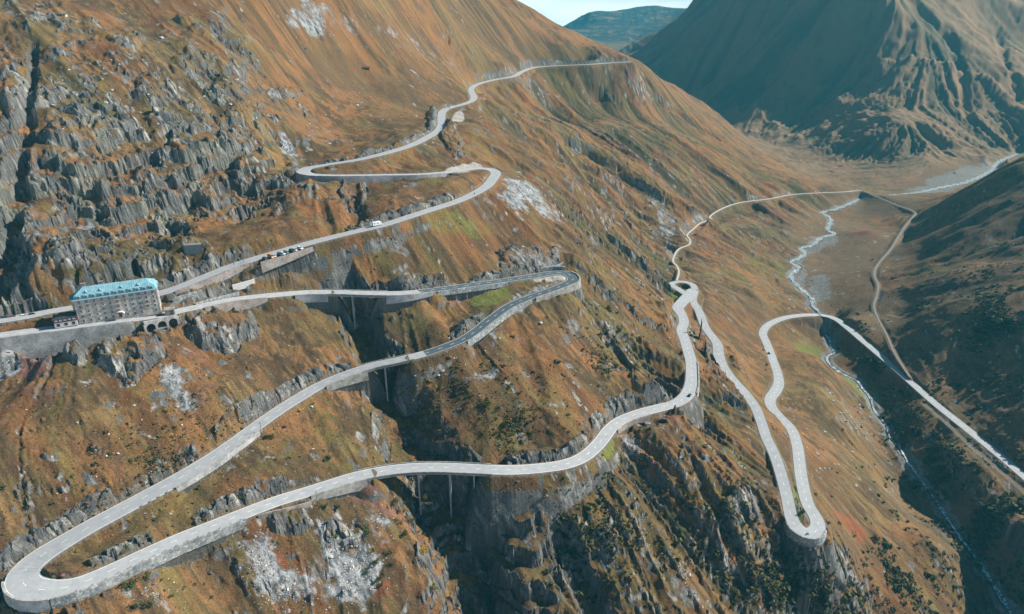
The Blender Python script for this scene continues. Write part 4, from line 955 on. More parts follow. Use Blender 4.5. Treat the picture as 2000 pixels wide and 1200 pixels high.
for i in range(34):
    xx = x0+ins+0.8+i*(HL-3.2)/33; f0 = 0.06
    yb, zb = y0+ins-o2, ez+h1; tx = min(max(xx, x0+5.5), x1-5.5); fr = 1.0
    if xx < x0+5.5: fr = (xx-(x0+ins))/(5.5-ins)
    if xx > x1-5.5: fr = ((x1-ins)-xx)/(5.5-ins)
    fr = max(0.05, min(1, fr)); yt, zt = yb+fr*(HD/2-yb), zb+fr*hr
    seam.poly([(xx-.05, yb, zb+.05), (xx+.05, yb, zb+.05), (xx+.05, yt, zt+.05), (xx-.05, yt, zt+.05), (xx, yb, zb+.14), (xx, yt, zt+.14)], [(0, 4, 5, 3), (4, 1, 2, 5)])
seam.build('seam', M_COPL, roof)
for i in range(11):
    cx = 2.6+i*(HL-5.2)/10
    d_ = MB().box((0, 0.75, 0.85), (2.1, 1.9, 1.5)); d_.prism([(-1.2, 1.6), (-0.7, 2.0), (0.7, 2.0), (1.2, 1.6)], -0.35, 1.9)
    dm = d_.build('dormer', M_COPP, roof); dm.location = (cx, -0.1, ez+0.35)
    MB().box((0, -0.21, 0.95), (1.15, 0.06, 1.05)).build('window', M_GLASS, dm)
for cx in (6.5, 13.5, 24, 32.5):
    vt = MB(); vt.poly([(-1.1, -0.9, 0), (1.1, -0.9, 0), (0, -0.9, 1.3), (-0.9, 1.6, 0.9), (0.9, 1.6, 0.9), (0, 1.6, 1.3)], [(0, 1, 2), (0, 2, 5, 3), (1, 4, 5, 2), (0, 3, 4, 1), (3, 5, 4)])
    vo = vt.build('roof_vent', M_COPP, roof); vo.location = (cx, y0+ins+1.5, ez+h1+0.55)
    MB().poly([(-.7, -0.93, .12), (.7, -0.93, .12), (0, -0.93, 1.0)], [(0, 1, 2)]).build('window', M_GLASS, vo)
for cx, cy in ((5.0, HD-2.5), (14.0, HD-3.2)):
    MB().box((cx, cy, ez+h1+1.7), (2.0, 1.3, 3.6)).box((cx, cy, ez+h1+3.6), (2.4, 1.6, 0.3)).build('chimney', M_STONEW, roof)
M_FRAME = simple('stone_surround', (.42,.40,.39), 0.8); M_SHUT = simple('blue_shutter', (.10,.22,.26), 0.7)
cols = [2.4+i*(HL-4.8)/10 for i in range(11)]
wproto = None
def window(cx, z, w=1.0, h=1.55, sh=False, parent=hotel, y=-0.0, rz=0):
    f = MB(); 
    for a, b, c, d in ((-w/2-.12, 0, .18, h+.3), (w/2+.12, 0, .18, h+.3)): f.box((a, -0.05, 0), (c, 0.16, d))
    f.box((0, -0.05, h/2+.1), (w+.1, 0.15, .2)); f.box((0, -0.09, -h/2-.1), (w+.6, 0.28, .16)); f.box((0, -0.045, 0), (0.09, 0.06, h))
    wo = f.build('window', M_FRAME, parent); wo.location = (cx, y, z); wo.rotation_euler = (0, 0, rz)
    MB().box((0, -0.02, 0), (w, 0.05, h)).build('pane', M_GLASS, wo)
    if sh:
        for s_ in (-1, 1): MB().box((s_*(w/2+.52), -0.05, 0), (0.55, 0.07, h)).build('shutter', M_SHUT, wo)
    return wo
wins = {}
def place_window(cx, z, sh=False, **k):
    key = (sh,)
    if key not in wins: wins[key] = window(cx, z, sh=sh); return wins[key]
    c = copy_tree(wins[key], hotel); c.location = (cx, 0, z); return c
for r_ in range(5):
    z = 2.8+r_*2.85
    for i, cx in enumerate(cols):
        if r_ == 0 and i in (5, 9): continue
        place_window(cx, z, sh=(i in (7, 8) and r_ > 1))
def side_window(x, y, z, rz):
    c = copy_tree(wins[(False,)], hotel); c.location = (x, y, z); c.rotation_euler = (0, 0, rz)
for r_ in range(1, 5):
    for yy in (3.2, 7.0, 10.4): side_window(HL, yy, 2.9+r_*2.95, math.pi/2)
    for yy in (2.6, 5.6): side_window(0, yy, 2.9+r_*2.95, -math.pi/2)
for i, rows in ((1, (2, 4)), (5, (1, 2, 3, 4)), (9, (2, 3))):
    for r_ in rows:
        z = 2.8+r_*2.85-1.15; bl = MB().box((0, -0.65, 0), (3.4, 1.3, 0.18)); bo = bl.build('balcony', M_CONC, hotel); bo.location = (cols[i], 0, z)
        rl = MB().box((0, -1.26, 0.95), (3.4, 0.06, 0.06)).box((0, -1.26, 0.5), (3.4, 0.03, 0.03))
        for q in range(12): rl.box((-1.65+q*0.3, -1.26, 0.5), (0.04, 0.04, 0.9))
        rl.build('railing', M_STEEL, bo)
dr = MB().box((0, -0.06, 0), (1.8, 0.12, 2.6)); do = dr.build('door', M_WOOD, hotel); do.location = (cols[5], 0, 3.0)
cv = MB()
for k in range(9):
    a0, a1 = math.pi*k/9, math.pi*(k+1)/9
    cv.poly([(2.4*math.cos(a), y, 1.3*math.sin(a)) for a in (a0, a1) for y in (-2.2, 0)], [(0, 1, 3, 2)])
cn = cv.build('canopy', M_WHT, hotel); cn.location = (cols[5], 0, 4.3)
st = MB()
for zz in (5.0,): st.box((HL/2, -0.06, zz), (HL, 0.14, 0.25))
for xx in (0.2, HL-0.2): 
    for k in range(15): st.box((xx, -0.05, 1.4+k*1.0), (0.7 if k % 2 else 0.45, 0.12, 0.62))
st.build('quoin', M_FRAME, hotel)

# annex left of the hotel
AP = Wz(108, 641, -161.6); annex = empty('annex_building', (AP[0], AP[1], -161.9), hz+0.02)
tag(annex, 'low red and white annex with dark flat roof at the left end of the hotel', 'building')
aw = math.hypot(*(HP-AP)[:2])-0.6
MB().box((aw/2, 3.4, 1.5), (aw, 6.8, 3.0)).build('wall', M_WHT, annex)
MB().box((aw/2, 3.4, 3.9), (aw+.3, 7.1, 1.9)).build('upper_wall', M_REDS, annex)
MB().box((aw/2, 3.4, 5.05), (aw+1.2, 8.0, 0.4)).box((aw/2, 4.2, 5.9), (aw-.5, 5.2, 1.4), taper=0.45).build('roof', M_ROOFD, annex)
for k in range(5): MB().box((1.2+k*(aw-2.4)/4, -0.2, 4.2), (1.4, 0.1, 0.9)).build('window', M_WHT, annex)
for k in range(3): MB().box((1.8+k*(aw-3.6)/2, -0.03, 1.6), (1.5, 0.1, 1.5)).build('window', M_GLASS, annex)
# little shed right of the hotel
SPt = Wz(317, 616, -163.4); shed = empty('shed', (SPt[0]+1.2, SPt[1]+1.2, -164.2), hz); tag(shed, 'small flat roofed shed beside the right corner of the hotel', 'shed')
MB().box((2.6, 2, 1.6), (5.2, 4, 3.2)).build('wall', M_STONEW, shed); MB().box((2.6, 2, 3.3), (5.8, 4.6, 0.25)).build('roof', M_CONC, shed); MB().box((3.8, -0.04, 1.5), (1.2, 0.1, 2.0)).build('door', M_WOOD, shed)

# arcade under the road right of the terrace wall
def arcade(label, rt, uv0, uv1, nar, h=8.5):
    i0, i1 = sorted((near_idx(rt, *uv0), near_idx(rt, *uv1))); a, b = rt[i0], rt[i1]
    L = math.hypot(b[0]-a[0], b[1]-a[1]); rz = math.atan2(b[1]-a[1], b[0]-a[0]); hw = a[3]/2+0.2
    n = (math.sin(rz), -math.cos(rz)); zt = (a[2]+b[2])/2-0.3
    root = empty('arcade', (a[0]+n[0]*hw, a[1]+n[1]*hw, zt), rz); tag(root, label, 'arcade')
    m = MB(); sp = L/nar; pw = 1.3; dp = 3.4
    m.box((L/2, -dp/2, -0.6), (L, dp, 1.2)); m.box((L/2, -dp+.15, 0.35), (L, 0.3, 0.8))
    for k in range(nar+1): m.box((k*sp, -dp/2, -h/2-1.19), (pw, dp, h))
    for k in range(nar):
        r_ = (sp-pw)/2; cx = (k+.5)*sp; N_ = 14
        for q in range(N_):
            xa = -r_+2*r_*q/N_; xb = xa+2*r_/N_; xm = (xa+xb)/2; z = math.sqrt(max(r_*r_-xm*xm, 0))
            hh = r_-z+0.02
            m.box((cx+xm, -dp/2, -1.19-hh/2), (2*r_/N_, dp, hh))
    m.build('arch_wall', M_STONE, root)
    MB().box((L/2, -0.35, -h/2-1), (L, 0.6, h)).build('back_wall', M_ROOFD, root)
    MB().box((1.5*sp, -dp+.4, -5.6), (sp-pw, 0.5, 1.0)).build('sill_wall', M_CONC, root)
    return root
arcade('stone arcade of three tall arches under the road right of the hotel', rB, (272,622.5), (342,609.5), 3)

# ------------------------------------------------------------------ huts, free-standing walls
def hut(label, u, v, w, d, h, rz, wallm, roofm, cat='hut', name='hut', pitch=0.45):
    p = hit(u, v); 
    if p is None: return
    z = min(float(samp(H, p[0]+a, p[1]+b)) for a in (-w/2, w/2) for b in (-d/2, d/2))
    r = empty(name, (p[0], p[1], z-0.3), rz); tag(r, label, cat)
    MB().box((0, 0, h/2), (w, d, h)).prism([(-d/2, h), (d/2, h), (0, h+d/2*pitch)], -w/2, w/2, 'x').build('wall', wallm, r)
    t = 0.15; o = 0.4; e = d/2+o; zr = h-o*pitch
    MB().prism([(-e, zr), (0, h+d/2*pitch), (e, zr), (e, zr+t), (0, h+d/2*pitch+t*1.3), (-e, zr+t)], -w/2-o, w/2+o, 'x').build('roof', roofm, r)
    MB().box((w*0.15, -d/2-0.03, 1.0), (1.0, 0.1, 1.9)).build('door', M_WOOD, r); MB().box((-w*0.25, -d/2-0.03, 1.4), (0.8, 0.1, 0.7)).build('window', M_GLASS, r)
    return r
hut('small dark timber hut on the brown slope above the upper road', 714, 133, 8, 6, 3.4, 0.3, M_WOOD, M_ROOFD)
hut('low stone hut with dark roof below the scree, left of the timber hut', 567, 181, 7, 4, 1.8, 0.1, M_STONE, M_WOOD)
hut('small grey ruin half hidden in dark rocks near the top left ridge', 592, 92, 6, 4, 1.8, 0.2, M_STONE, M_ROOFD, 'ruin', 'ruin')
hut('dark roofed stone shelter on the top left rocks beside a pale path', 116, 27, 11, 4, 2.2, 0.05, M_STONE, M_ROOFD, 'shelter', 'shelter', 0.2)
def stone_line(label, pts, h, mat, t=0.7, name='stone_wall'):
    P = [hit(*p) for p in pts]; P = [p for p in P if p is not None]
    Q = []
    for a, b in zip(P[:-1], P[1:]):
        for f in np.linspace(0, 1, max(2, int(np.linalg.norm((b-a)[:2])/2)), endpoint=False): Q.append(a+(b-a)*f)
    Q.append(P[-1]); Q = np.array(Q); rt = np.c_[Q[:, :2], np.convolve(np.pad([float(samp(H, *q[:2])) for q in Q], 4, 'edge'), np.ones(9)/9, 'valid'), np.full(len(Q), t), np.zeros((len(Q), 2))]
    o = strip(name, rt, t/2, -t/2, h, [mat], thick=h+1.5); return tag(o, label, 'wall')
stone_line('flat grey wall block on the rock bench above the hotel road', [(362,495),(396,490)], 5.0, M_SLATE, 4.0)
stone_line('cobbled embankment wall between the two roads right of the hotel', [(338,592),(386,580)], 2.6, M_BLOCK)
stone_line('long low cobbled wall above the lower road', [(382,597),(430,586),(468,577)], 1.6, M_BLOCK)
stone_line('pale slanting wall piece on the grass between the two roads', [(455,566),(498,552)], 3.0, M_WHT, 0.8)
stone_line('short white wall above the dark asphalt hairpin', [(1060,523),(1100,514)], 1.4, M_BLOCK)
stone_line('narrow masonry terrace wall below the lowest road', [(505,1015),(560,1000),(612,985)], 1.6, M_STONEW)
stone_line('long slanting stone snow wall in the lower scree', [(672,1068),(694,1052)], 2.0, M_STONE)
log('buildings')

# ------------------------------------------------------------------ vehicles
def wheelset(root, xs, y, r, w=0.22):
    for x in xs:
        for s_ in (-1, 1):
            wh = MB().cyl((0, 0, 0), r, w, 14, 'y').build('wheel', M_TYRE, root, bevel=0.02); wh.location = (x, s_*y, r)
            MB().cyl((0, s_*w*0.5, 0), r*0.6, 0.03, 10, 'y').build('rim', M_RIM, wh)
def make_car(paintm, kind='car'):
    root = empty('parked_car', (0, 0, 0))
    if kind == 'car':
        L, Wd = 4.3, 1.76; xs = [-2.15,-2.1,-1.3,-1.2,1.2,2.05,2.15,2.15,-2.1]; prof = [(-2.12,.32),(-2.15,.75),(-2.0,.92),(1.0,.95),(2.0,.78),(2.15,.6),(2.12,.32)]
        cab = [(-1.95,.9),(-1.55,1.38),(-.9,1.47),(.25,1.43),(1.05,.93)]
    elif kind == 'suv':
        L, Wd = 4.6, 1.9; prof = [(-2.28,.36),(-2.3,.9),(-2.25,1.02),(1.1,1.08),(2.2,.95),(2.3,.7),(2.28,.36)]; cab = [(-2.25,1.0),(-2.0,1.62),(-1.4,1.72),(.35,1.68),(1.15,1.05)]
    else:
        L, Wd = 5.3, 2.0; prof = [(-2.62,.4),(-2.65,1.1),(-2.62,1.2),(1.7,1.2),(2.45,1.0),(2.65,.7),(2.62,.4)]; cab = [(-2.6,1.15),(-2.5,2.2),(-2.2,2.35),(1.0,2.35),(1.9,1.18)]
    def loft(pr, w0, w1, zlo, zhi):
        m = MB(); k = len(pr); 
        for s_ in (-1, 1):
            for x, z in pr:
                f = (z-zlo)/(zhi-zlo); m.V.append((x, s_*(w0+(w1-w0)*max(0, f))/2, z))
        m.F.append(tuple(range(k))); m.F.append(tuple(reversed(range(k, 2*k))))
        for i in range(k): j = (i+1) % k; m.F.append((i, k+i, k+j, j))
        return m
    loft(prof, Wd, Wd*0.93, .35, prof[3][1]).build('body', paintm, root, bevel=0.05)
    zc = max(z for _, z in cab)
    gl = loft([(x*0.985, z-0.03) for x, z in cab], Wd*0.92, Wd*0.72, prof[3][1], zc).build('window', M_GLASS, root)
    top = [p for p in cab if p[1] > zc-0.16]; xa, xb = top[0][0], top[-1][0]
    MB().box(((xa+xb)/2, 0, zc+0.0), (xb-xa+0.1, Wd*0.76, 0.07)).build('roof', paintm, root, bevel=0.02)
    pl = MB()
    for px in ((cab[-2][0]-0.1), (cab[-2][0]+cab[1][0])/2):
        for s_ in (-1, 1): pl.box((px, s_*Wd*0.41, (prof[3][1]+zc)/2), (0.12, 0.06, zc-prof[3][1]))
    pl.build('door_pillar', paintm, root)
    r = 0.33 if kind == 'car' else 0.37
    wheelset(root, (L*-.31, L*.31), Wd/2-0.08, r)
    for s_ in (-1, 1):
        MB().box((prof[-2][0]-.04, s_*Wd*.36, .66), (.1, .36, .16)).build('headlight', M_LAMP, root); MB().box((prof[1][0]+.03, s_*Wd*.38, .8), (.08, .28, .18)).build('tail_light', M_TAIL, root)
    return root
cars = {}
def car(paintm, kind, u, v, z, head, label, group=None, name=None):
    key = (paintm.name, kind)
    if key not in cars: o = cars[key] = make_car(paintm, kind)
    else: o = copy_tree(cars[key])
    p = Wz(u, v, z); o.location = p; o.rotation_euler = (0, 0, head); o.name = name or 'parked_car'
    tag(o, label, {'car': 'car', 'suv': 'car', 'van': 'van'}[kind], group); return o
def road_at(rt, u, v, side=0.0):
    k = near_idx(rt, u, v); d, n = frame_of(rt[max(0, k-2):k+3]); j = min(2, k)
    return rt[k, :3]+np.array([n[j][0]*side, n[j][1]*side, 0.02]), math.atan2(d[j][1], d[j][0])
GP = 'cars parked in a row at the lay-by above the rubble wall'
row = [(M_BCAR,'car',508,498,'black car at the lower left end of the parked row'),(M_OCAR,'van',519,494.5,'orange van in the parked row'),(M_SCAR,'car',529,492,'silver car parked between the orange van and a dark car'),
       (M_DCAR,'suv',537,489.5,'dark blue car parked right of the silver car'),(M_WCAR,'car',544,488,'white car parked between two dark cars'),(M_TCAR,'suv',552,485.5,'teal car in the right half of the parked row'),
       (M_BCAR,'suv',561,483.5,'black off-road car third from the right of the row'),(M_SCAR,'suv',568,482,'silver off-road car near the right end of the row'),(M_WCAR,'suv',575,480.5,'white off-road car at the upper right end of the row')]
for pm, kd, u, v, lb in row:
    p, a = road_at(rA, u, v, 6.4); o = car(pm, kd, u, v, -148, 0, lb, GP); o.location = p+np.array([0, 0, 0.0]); o.rotation_euler = (0, 0, a+math.pi/2+0.25)
GH = 'cars parked on the yard left of the hotel'
for pm, kd, u, v, hd, lb in [(M_WCAR,'car',48,620,0.35,'white car parked on the yard left of the hotel'),(M_BCAR,'suv',66,618,0.4,'black car right of the white one on the hotel yard'),(M_RCAR,'car',28,622,0.4,'dark red car left of the white one on the hotel yard'),
                        (M_DCAR,'suv',12,624,0.3,'dark blue car parked at the left edge of the hotel yard'),(M_SCAR,'car',-4,626,0.3,'silver car at the far left of the hotel yard')]:
    car(pm, kd, u, v, -161.6, hd, lb, GH).location.z = -161.3
p, a = road_at(rA, 877, 211, 1.6); o = car(M_WCAR, 'suv', 0, 0, -1, 0, 'white car driving on the upper bend', None, 'moving_car'); o.location = p; o.rotation_euler = (0, 0, a)
p, a = road_at(rB, 1341, 773, -2.0); o = car(M_DCAR, 'car', 0, 0, -1, 0, 'dark car driving round the bend above the pale wall', None, 'moving_car'); o.location = p; o.rotation_euler = (0, 0, a)
p, a = road_at(rB, 1505, 692, 1.8); o = car(M_BCAR, 'car', 0, 0, -1, 0, 'small black car on the straight below the valley hairpin', None, 'moving_car'); o.location = p; o.rotation_euler = (0, 0, a)
# camper van
camper = empty('camper_van', (0, 0, 0)); tag(camper, 'white camper van driving up the second road', 'camper van')
MB().prism([(-3.4,.5),(-3.4,3.0),(-2.9,3.15),(2.3,3.15),(3.2,2.55),(3.2,1.9),(1.7,1.5),(1.7,.5)], -1.1, 1.1).build('body', M_WCAR, camper, bevel=0.06)
cabm = MB().prism([(1.5,.5),(1.5,1.95),(2.2,1.9),(2.9,1.2),(3.5,1.05),(3.55,.5)], -1.0, 1.0).build('cab', M_WCAR, camper, bevel=0.05)
MB().prism([(2.28,1.78),(2.36,1.85),(2.98,1.25),(2.9,1.2)], -0.9, 0.9).build('windscreen', M_GLASS, cabm)
for s_ in (-1, 1):
    for x in (-2.2, 0.3): MB().box((x, s_*1.11, 2.1), (1.1, 0.05, 0.6)).build('window', M_GLASS, camper)
MB().box((-3.42, 0, 2.0), (0.06, 1.2, 0.7)).build('rear_window', M_GLASS, camper); MB().box((-1.0, 0, 3.22), (0.9, 0.7, 0.2)).build('roof_hatch', M_SCAR, camper)
wheelset(camper, (-2.1, 2.5), 0.98, 0.38)
p, a = road_at(rA, 738, 443, -1.4); camper.location = p; camper.rotation_euler = (0, 0, a+math.pi)

# ------------------------------------------------------------------ people and motorcycles
M_JEANS = simple('dark_cloth', (.03,.035,.05), 0.9); M_JACK = simple('black_leather', (.02,.02,.022), 0.6); M_SKIN = simple('skin', (.55,.33,.24), 0.6); M_HAIR = simple('brown_hair', (.05,.03,.02), 0.9); M_LT = simple('light_jacket', (.45,.45,.42), 0.9); M_BLU = simple('blue_jacket', (.05,.12,.28), 0.9)
def person(loc, rz, label, bodym, pose='stand', parent=None):
    if pose == 'stand':
        J = {'pel': (0,0,.95,.14), 'ch': (0,0,1.30,.155), 'nk': (0,0,1.50,.06), 'hd': (0.01,0,1.66,.095), 'ht': (0.0,0,1.74,.075)}
        for s_, n_ in ((1, 'l'), (-1, 'r')):
            J.update({n_+'sh': (0,s_*.19,1.42,.065), n_+'el': (-.02,s_*.26,1.13,.045), n_+'wr': (.08,s_*.25,.88,.032), n_+'ha': (.12,s_*.25,.80,.035), n_+'hip': (0,s_*.10,.88,.09), n_+'kn': (.03*s_,s_*.11,.48,.062), n_+'an': (.02*s_,s_*.12,.09,.045), n_+'to': (.16,s_*.13,.05,.04)})
    else:
        J = {'pel': (-.25,0,.85,.15), 'ch': (0,0,1.22,.165), 'nk': (.10,0,1.40,.07), 'hd': (.16,0,1.54,.12), 'ht': (.16,0,1.62,.10)}
        for s_, n_ in ((1, 'l'), (-1, 'r')):
            J.update({n_+'sh': (.02,s_*.20,1.34,.07), n_+'el': (.28,s_*.33,1.12,.05), n_+'wr': (.52,s_*.34,1.03,.036), n_+'ha': (.59,s_*.34,1.02,.038), n_+'hip': (-.2,s_*.12,.82,.10), n_+'kn': (.20,s_*.24,.66,.07), n_+'an': (-.05,s_*.22,.30,.05), n_+'to': (.12,s_*.22,.24,.045)})
    E = [('pel','ch'),('ch','nk'),('nk','hd'),('hd','ht')]+[e for n_ in 'lr' for e in ((n_+'sh','ch'),(n_+'sh',n_+'el'),(n_+'el',n_+'wr'),(n_+'wr',n_+'ha'),(n_+'hip','pel'),(n_+'hip',n_+'kn'),(n_+'kn',n_+'an'),(n_+'an',n_+'to'))]
    ks = list(J); me = bpy.data.meshes.new('person'); me.from_pydata([J[k][:3] for k in ks], [(ks.index(a), ks.index(b)) for a, b in E], []); me.materials.append(bodym)
    o = link(bpy.data.objects.new('person', me), parent); md = o.modifiers.new('s', 'SKIN'); sv = me.skin_vertices[0].data
    for i, k in enumerate(ks): sv[i].radius = (J[k][3], J[k][3]); sv[i].use_root = (k == 'pel')
    o.modifiers.new('u', 'SUBSURF').levels = 1; o.modifiers['u'].render_levels = 1
    o.location = tuple(float(q) for q in loc); o.rotation_euler = (0, 0, rz)
    hd = J['hd']
    if pose == 'stand':
        MB().cyl((hd[0]+.03, 0, hd[2]), .088, .17, 10).build('face', M_SKIN, o, bevel=0.03); MB().cyl((hd[0]-.02, 0, hd[2]+.08), .105, .12, 10).build('hair', M_HAIR, o, bevel=0.04)
    else: MB().cyl((hd[0], 0, hd[2]+.03), .15, .24, 12).build('helmet', M_JACK, o, bevel=0.06)
    return tag(o, label, 'person')
def motorcycle(loc, rz, label):
    r = empty('motorcycle', loc, rz); tag(r, label, 'motorcycle')
    for x in (-.72, .72):
        w = MB().cyl((0, 0, 0), .32, .14, 16, 'y').build('wheel', M_TYRE, r, bevel=0.03); w.location = (x, 0, .32); MB().cyl((0, 0, 0), .18, .16, 12, 'y').build('rim', M_RIM, w)
    MB().prism([(-.35,.35),(-.3,.7),(.25,.95),(.5,.85),(.35,.4)], -.16, .16).build('engine', M_STEEL, r, bevel=0.03); MB().prism([(-.9,.78),(-.3,.72),(.05,.8),(-.1,.88),(-.85,.9)], -.15, .15).build('seat', M_JACK, r, bevel=0.02)
    MB().prism([(.0,.8),(.15,1.02),(.5,1.0),(.62,.8)], -.15, .15).build('fuel_tank', M_BCAR, r, bevel=0.04); MB().box((.6, 0, .65), (.06, .2, .8)).build('fork', M_STEEL, r); MB().box((.52, 0, 1.05), (.05, .72, .05)).build('handlebar', M_JACK, r); MB().box((.72, 0, .92), (.1, .18, .18)).build('headlight', M_LAMP, r, bevel=.02)
for rt, u, v, sd_, lb, lp, fl in ((rB, 1574, 1043, -1.5, 'dark motorcycle rounding the isolated lower hairpin', 'rider in black leaning over the motorcycle on the lower hairpin', 0), (rA, 925, 380, 1.5, 'dark motorcycle coming down the second road below its hairpin', 'rider in black on the motorcycle below the upper right hairpin', 0)):
    p, a = road_at(rt, u, v, sd_); motorcycle(p, a, lb); person(p+np.array([0, 0, .02]), a, lp, M_JACK, 'ride')
for u, v, sd_, lb, mt in ((471, 512, 2.2, 'walker in a light jacket on the road below the parked cars', M_LT), (475, 511, 1.2, 'walker in a blue jacket beside the one in the light jacket', M_BLU), (455, 517, 0.0, 'walker in dark clothes further down the road towards the hotel', M_JEANS)):
    p, a = road_at(rA, u, v, sd_); person(p, a+1.0, lb, mt)

# ------------------------------------------------------------------ poles and kerb stones
def pole(label, u, v, h, z=None, arms=1):
    p = hit(u, v)
    r = empty('utility_pole', (p[0], p[1], p[2]-0.5)); tag(r, label, 'pole', 'thin dark poles beside the roads')
    MB().cyl((0, 0, h/2), .16, h, 8, r2=.10).build('mast', M_WOOD, r)
    if arms: MB().box((0, 0, h-.6), (1.4, .12, .12)).build('crossarm', M_WOOD, r)
for a_ in (('dark pole beside the long straight road left of the green bush', 512, 852, 9.5), ('tall dark pole in front of the road before the lowest viaduct', 621, 990, 10.5), ('leaning dark pole beside the wall left of the middle viaduct', 661, 762, 5.0), ('dark pole standing among bushes in the lower scree', 737, 1150, 9.5), ('thin dark pole at the edge of the viaduct above the gorge', 925, 955, 9.0)):
    pole(*a_)
kb = None; ck = cum(rBm)
def kerb(u0, u1, v0, v1, side, label, step=4, group='pale guard stones along the road edge'):
    global kb
    ids = [i for i in range(0, len(rBm), step) if u0 <= rBm[i, 4] <= u1 and v0 <= rBm[i, 5] <= v1]
    d, n = frame_of(rBm)
    for i in ids:
        if kb is None:
            o = kb = MB().box((0, 0, .35), (1.1, .42, .7), taper=.18).build('guard_stone', M_CONC, bevel=.05)
        else: o = kb.copy(); COL.objects.link(o)
        w = side*(rBm[i, 3]/2+0.15); o.location = (rBm[i, 0]+n[i, 0]*w, rBm[i, 1]+n[i, 1]*w, rBm[i, 2]+0.45 if side < 0 else rBm[i, 2]); o.rotation_euler = (0, 0, math.atan2(d[i, 1], d[i, 0]))
        tag(o, label, 'guard stone', group)
kerb(255, 500, 835, 995, 1, 'one of the pale guard stones along the lower edge of the long straight road')
kerb(130, 470, 1000, 1150, -1, 'one of the pale guard stones on the rubble wall of the nearest road', 5)
log('things')

# ------------------------------------------------------------------ plants and stones
def leafy(seed, n, size, hgt=1.0, cores=5):
    "a bush: many small leaf-sized faces in several lobes, radius about 1"
    r = np.random.default_rng(seed); C0 = r.normal(0, .38, (cores, 3)); C0[:, 2] = np.abs(C0[:, 2])*hgt+0.35*hgt; C0[0] = (0, 0, .55*hgt)
    k = r.integers(0, cores, n); d = r.normal(0, 1, (n, 3)); d /= np.linalg.norm(d, axis=1)[:, None]
    rad = r.uniform(.25, .55, cores)[k]*r.uniform(.55, 1.05, n)**.5
    c = C0[k]+d*rad[:, None]*[1, 1, hgt]; c[:, 2] = np.maximum(c[:, 2], 0.02)
    a = r.normal(0, 1, (n, 3)); a /= np.linalg.norm(a, axis=1)[:, None]; b = np.cross(a, d+r.normal(0, .5, (n, 3))); b /= np.linalg.norm(b, axis=1)[:, None]+1e-6
    sz = (size*r.uniform(.6, 1.3, n))[:, None]
    V = np.stack([c-a*sz-b*sz*.6, c+a*sz-b*sz*.6, c+a*sz+b*sz*.6, c-a*sz+b*sz*.6], 1).reshape(-1, 3)
    return V, np.arange(n*4).reshape(-1, 4)
def leafmat(name, c, c2):
    m, t, b = new_mat(name); tc = t.nodes.new('ShaderNodeTexCoord'); n = t.nodes.new('ShaderNodeTexNoise'); n.inputs['Scale'].default_value = 3.0; n.inputs['Detail'].default_value = 4
    oi = t.nodes.new('ShaderNodeObjectInfo'); r = t.nodes.new('ShaderNodeValToRGB'); r.color_ramp.elements[0].position = .35; r.color_ramp.elements[1].position = .65
    r.color_ramp.elements[0].color = (*c, 1); r.color_ramp.elements[1].color = (*c2, 1)
    ad = t.nodes.new('ShaderNodeMath'); ad.operation = 'MULTIPLY_ADD'; ad.inputs[1].default_value = .25; t.links.new(oi.outputs['Random'], ad.inputs[0])
    sb = t.nodes.new('ShaderNodeMath'); sb.operation = 'ADD'; sb.inputs[1].default_value = -.12; t.links.new(n.outputs['Fac'], sb.inputs[0]); t.links.new(sb.outputs[0], ad.inputs[2])
    t.links.new(tc.outputs['Object'], n.inputs['Vector']); t.links.new(ad.outputs[0], r.inputs['Fac']); t.links.new(r.outputs['Color'], b.inputs['Base Color'])
    b.inputs['Roughness'].default_value = .9; b.inputs['Specular IOR Level'].default_value = .1
    return m
LM = {'green': leafmat('green_leaves', (.035,.055,.018), (.11,.13,.03)), 'dark': leafmat('dark_leaves', (.018,.032,.016), (.055,.075,.03)),
      'yellow': leafmat('yellow_leaves', (.16,.12,.02), (.42,.27,.03)), 'olive': leafmat('olive_leaves', (.07,.065,.02), (.19,.15,.04))}
M_TWIG = simple('bark', (.07,.055,.04), .9)
protos = {}
def shrub(kind, var, P, size, tall, label, group):
    key = (kind, var)
    if key not in protos:
        root = empty('shrub', (0, 0, 0)); V, Fc = leafy(100+var, 420, .085, 1.0, 6+var); mesh_np('foliage', V, Fc, [LM[kind]], root)
        m = MB(); rr_ = random.Random(var)
        for q in range(5):
            a = rr_.uniform(0, 6.28); l = .6; m.poly([(-.04,0,-.3),(.04,0,-.3),(0,.05,-.3),(math.cos(a)*.35,math.sin(a)*.35,l)], [(0,1,3),(1,2,3),(2,0,3)])
        m.build('stem', M_TWIG, root); protos[key] = root; o = root
    else: o = copy_tree(protos[key])
    o.location = (float(P[0]), float(P[1]), float(P[2])-0.15); o.rotation_euler = (0, 0, random.uniform(0, 6.28)); o.scale = (size*random.uniform(.85, 1.15), size*random.uniform(.85, 1.15), size*tall)
    return tag(o, label, 'shrub', group)
def on_road(x, y, m=1.0): return float(samp(dn, x, y)) < float(samp(hwn, x, y))+m
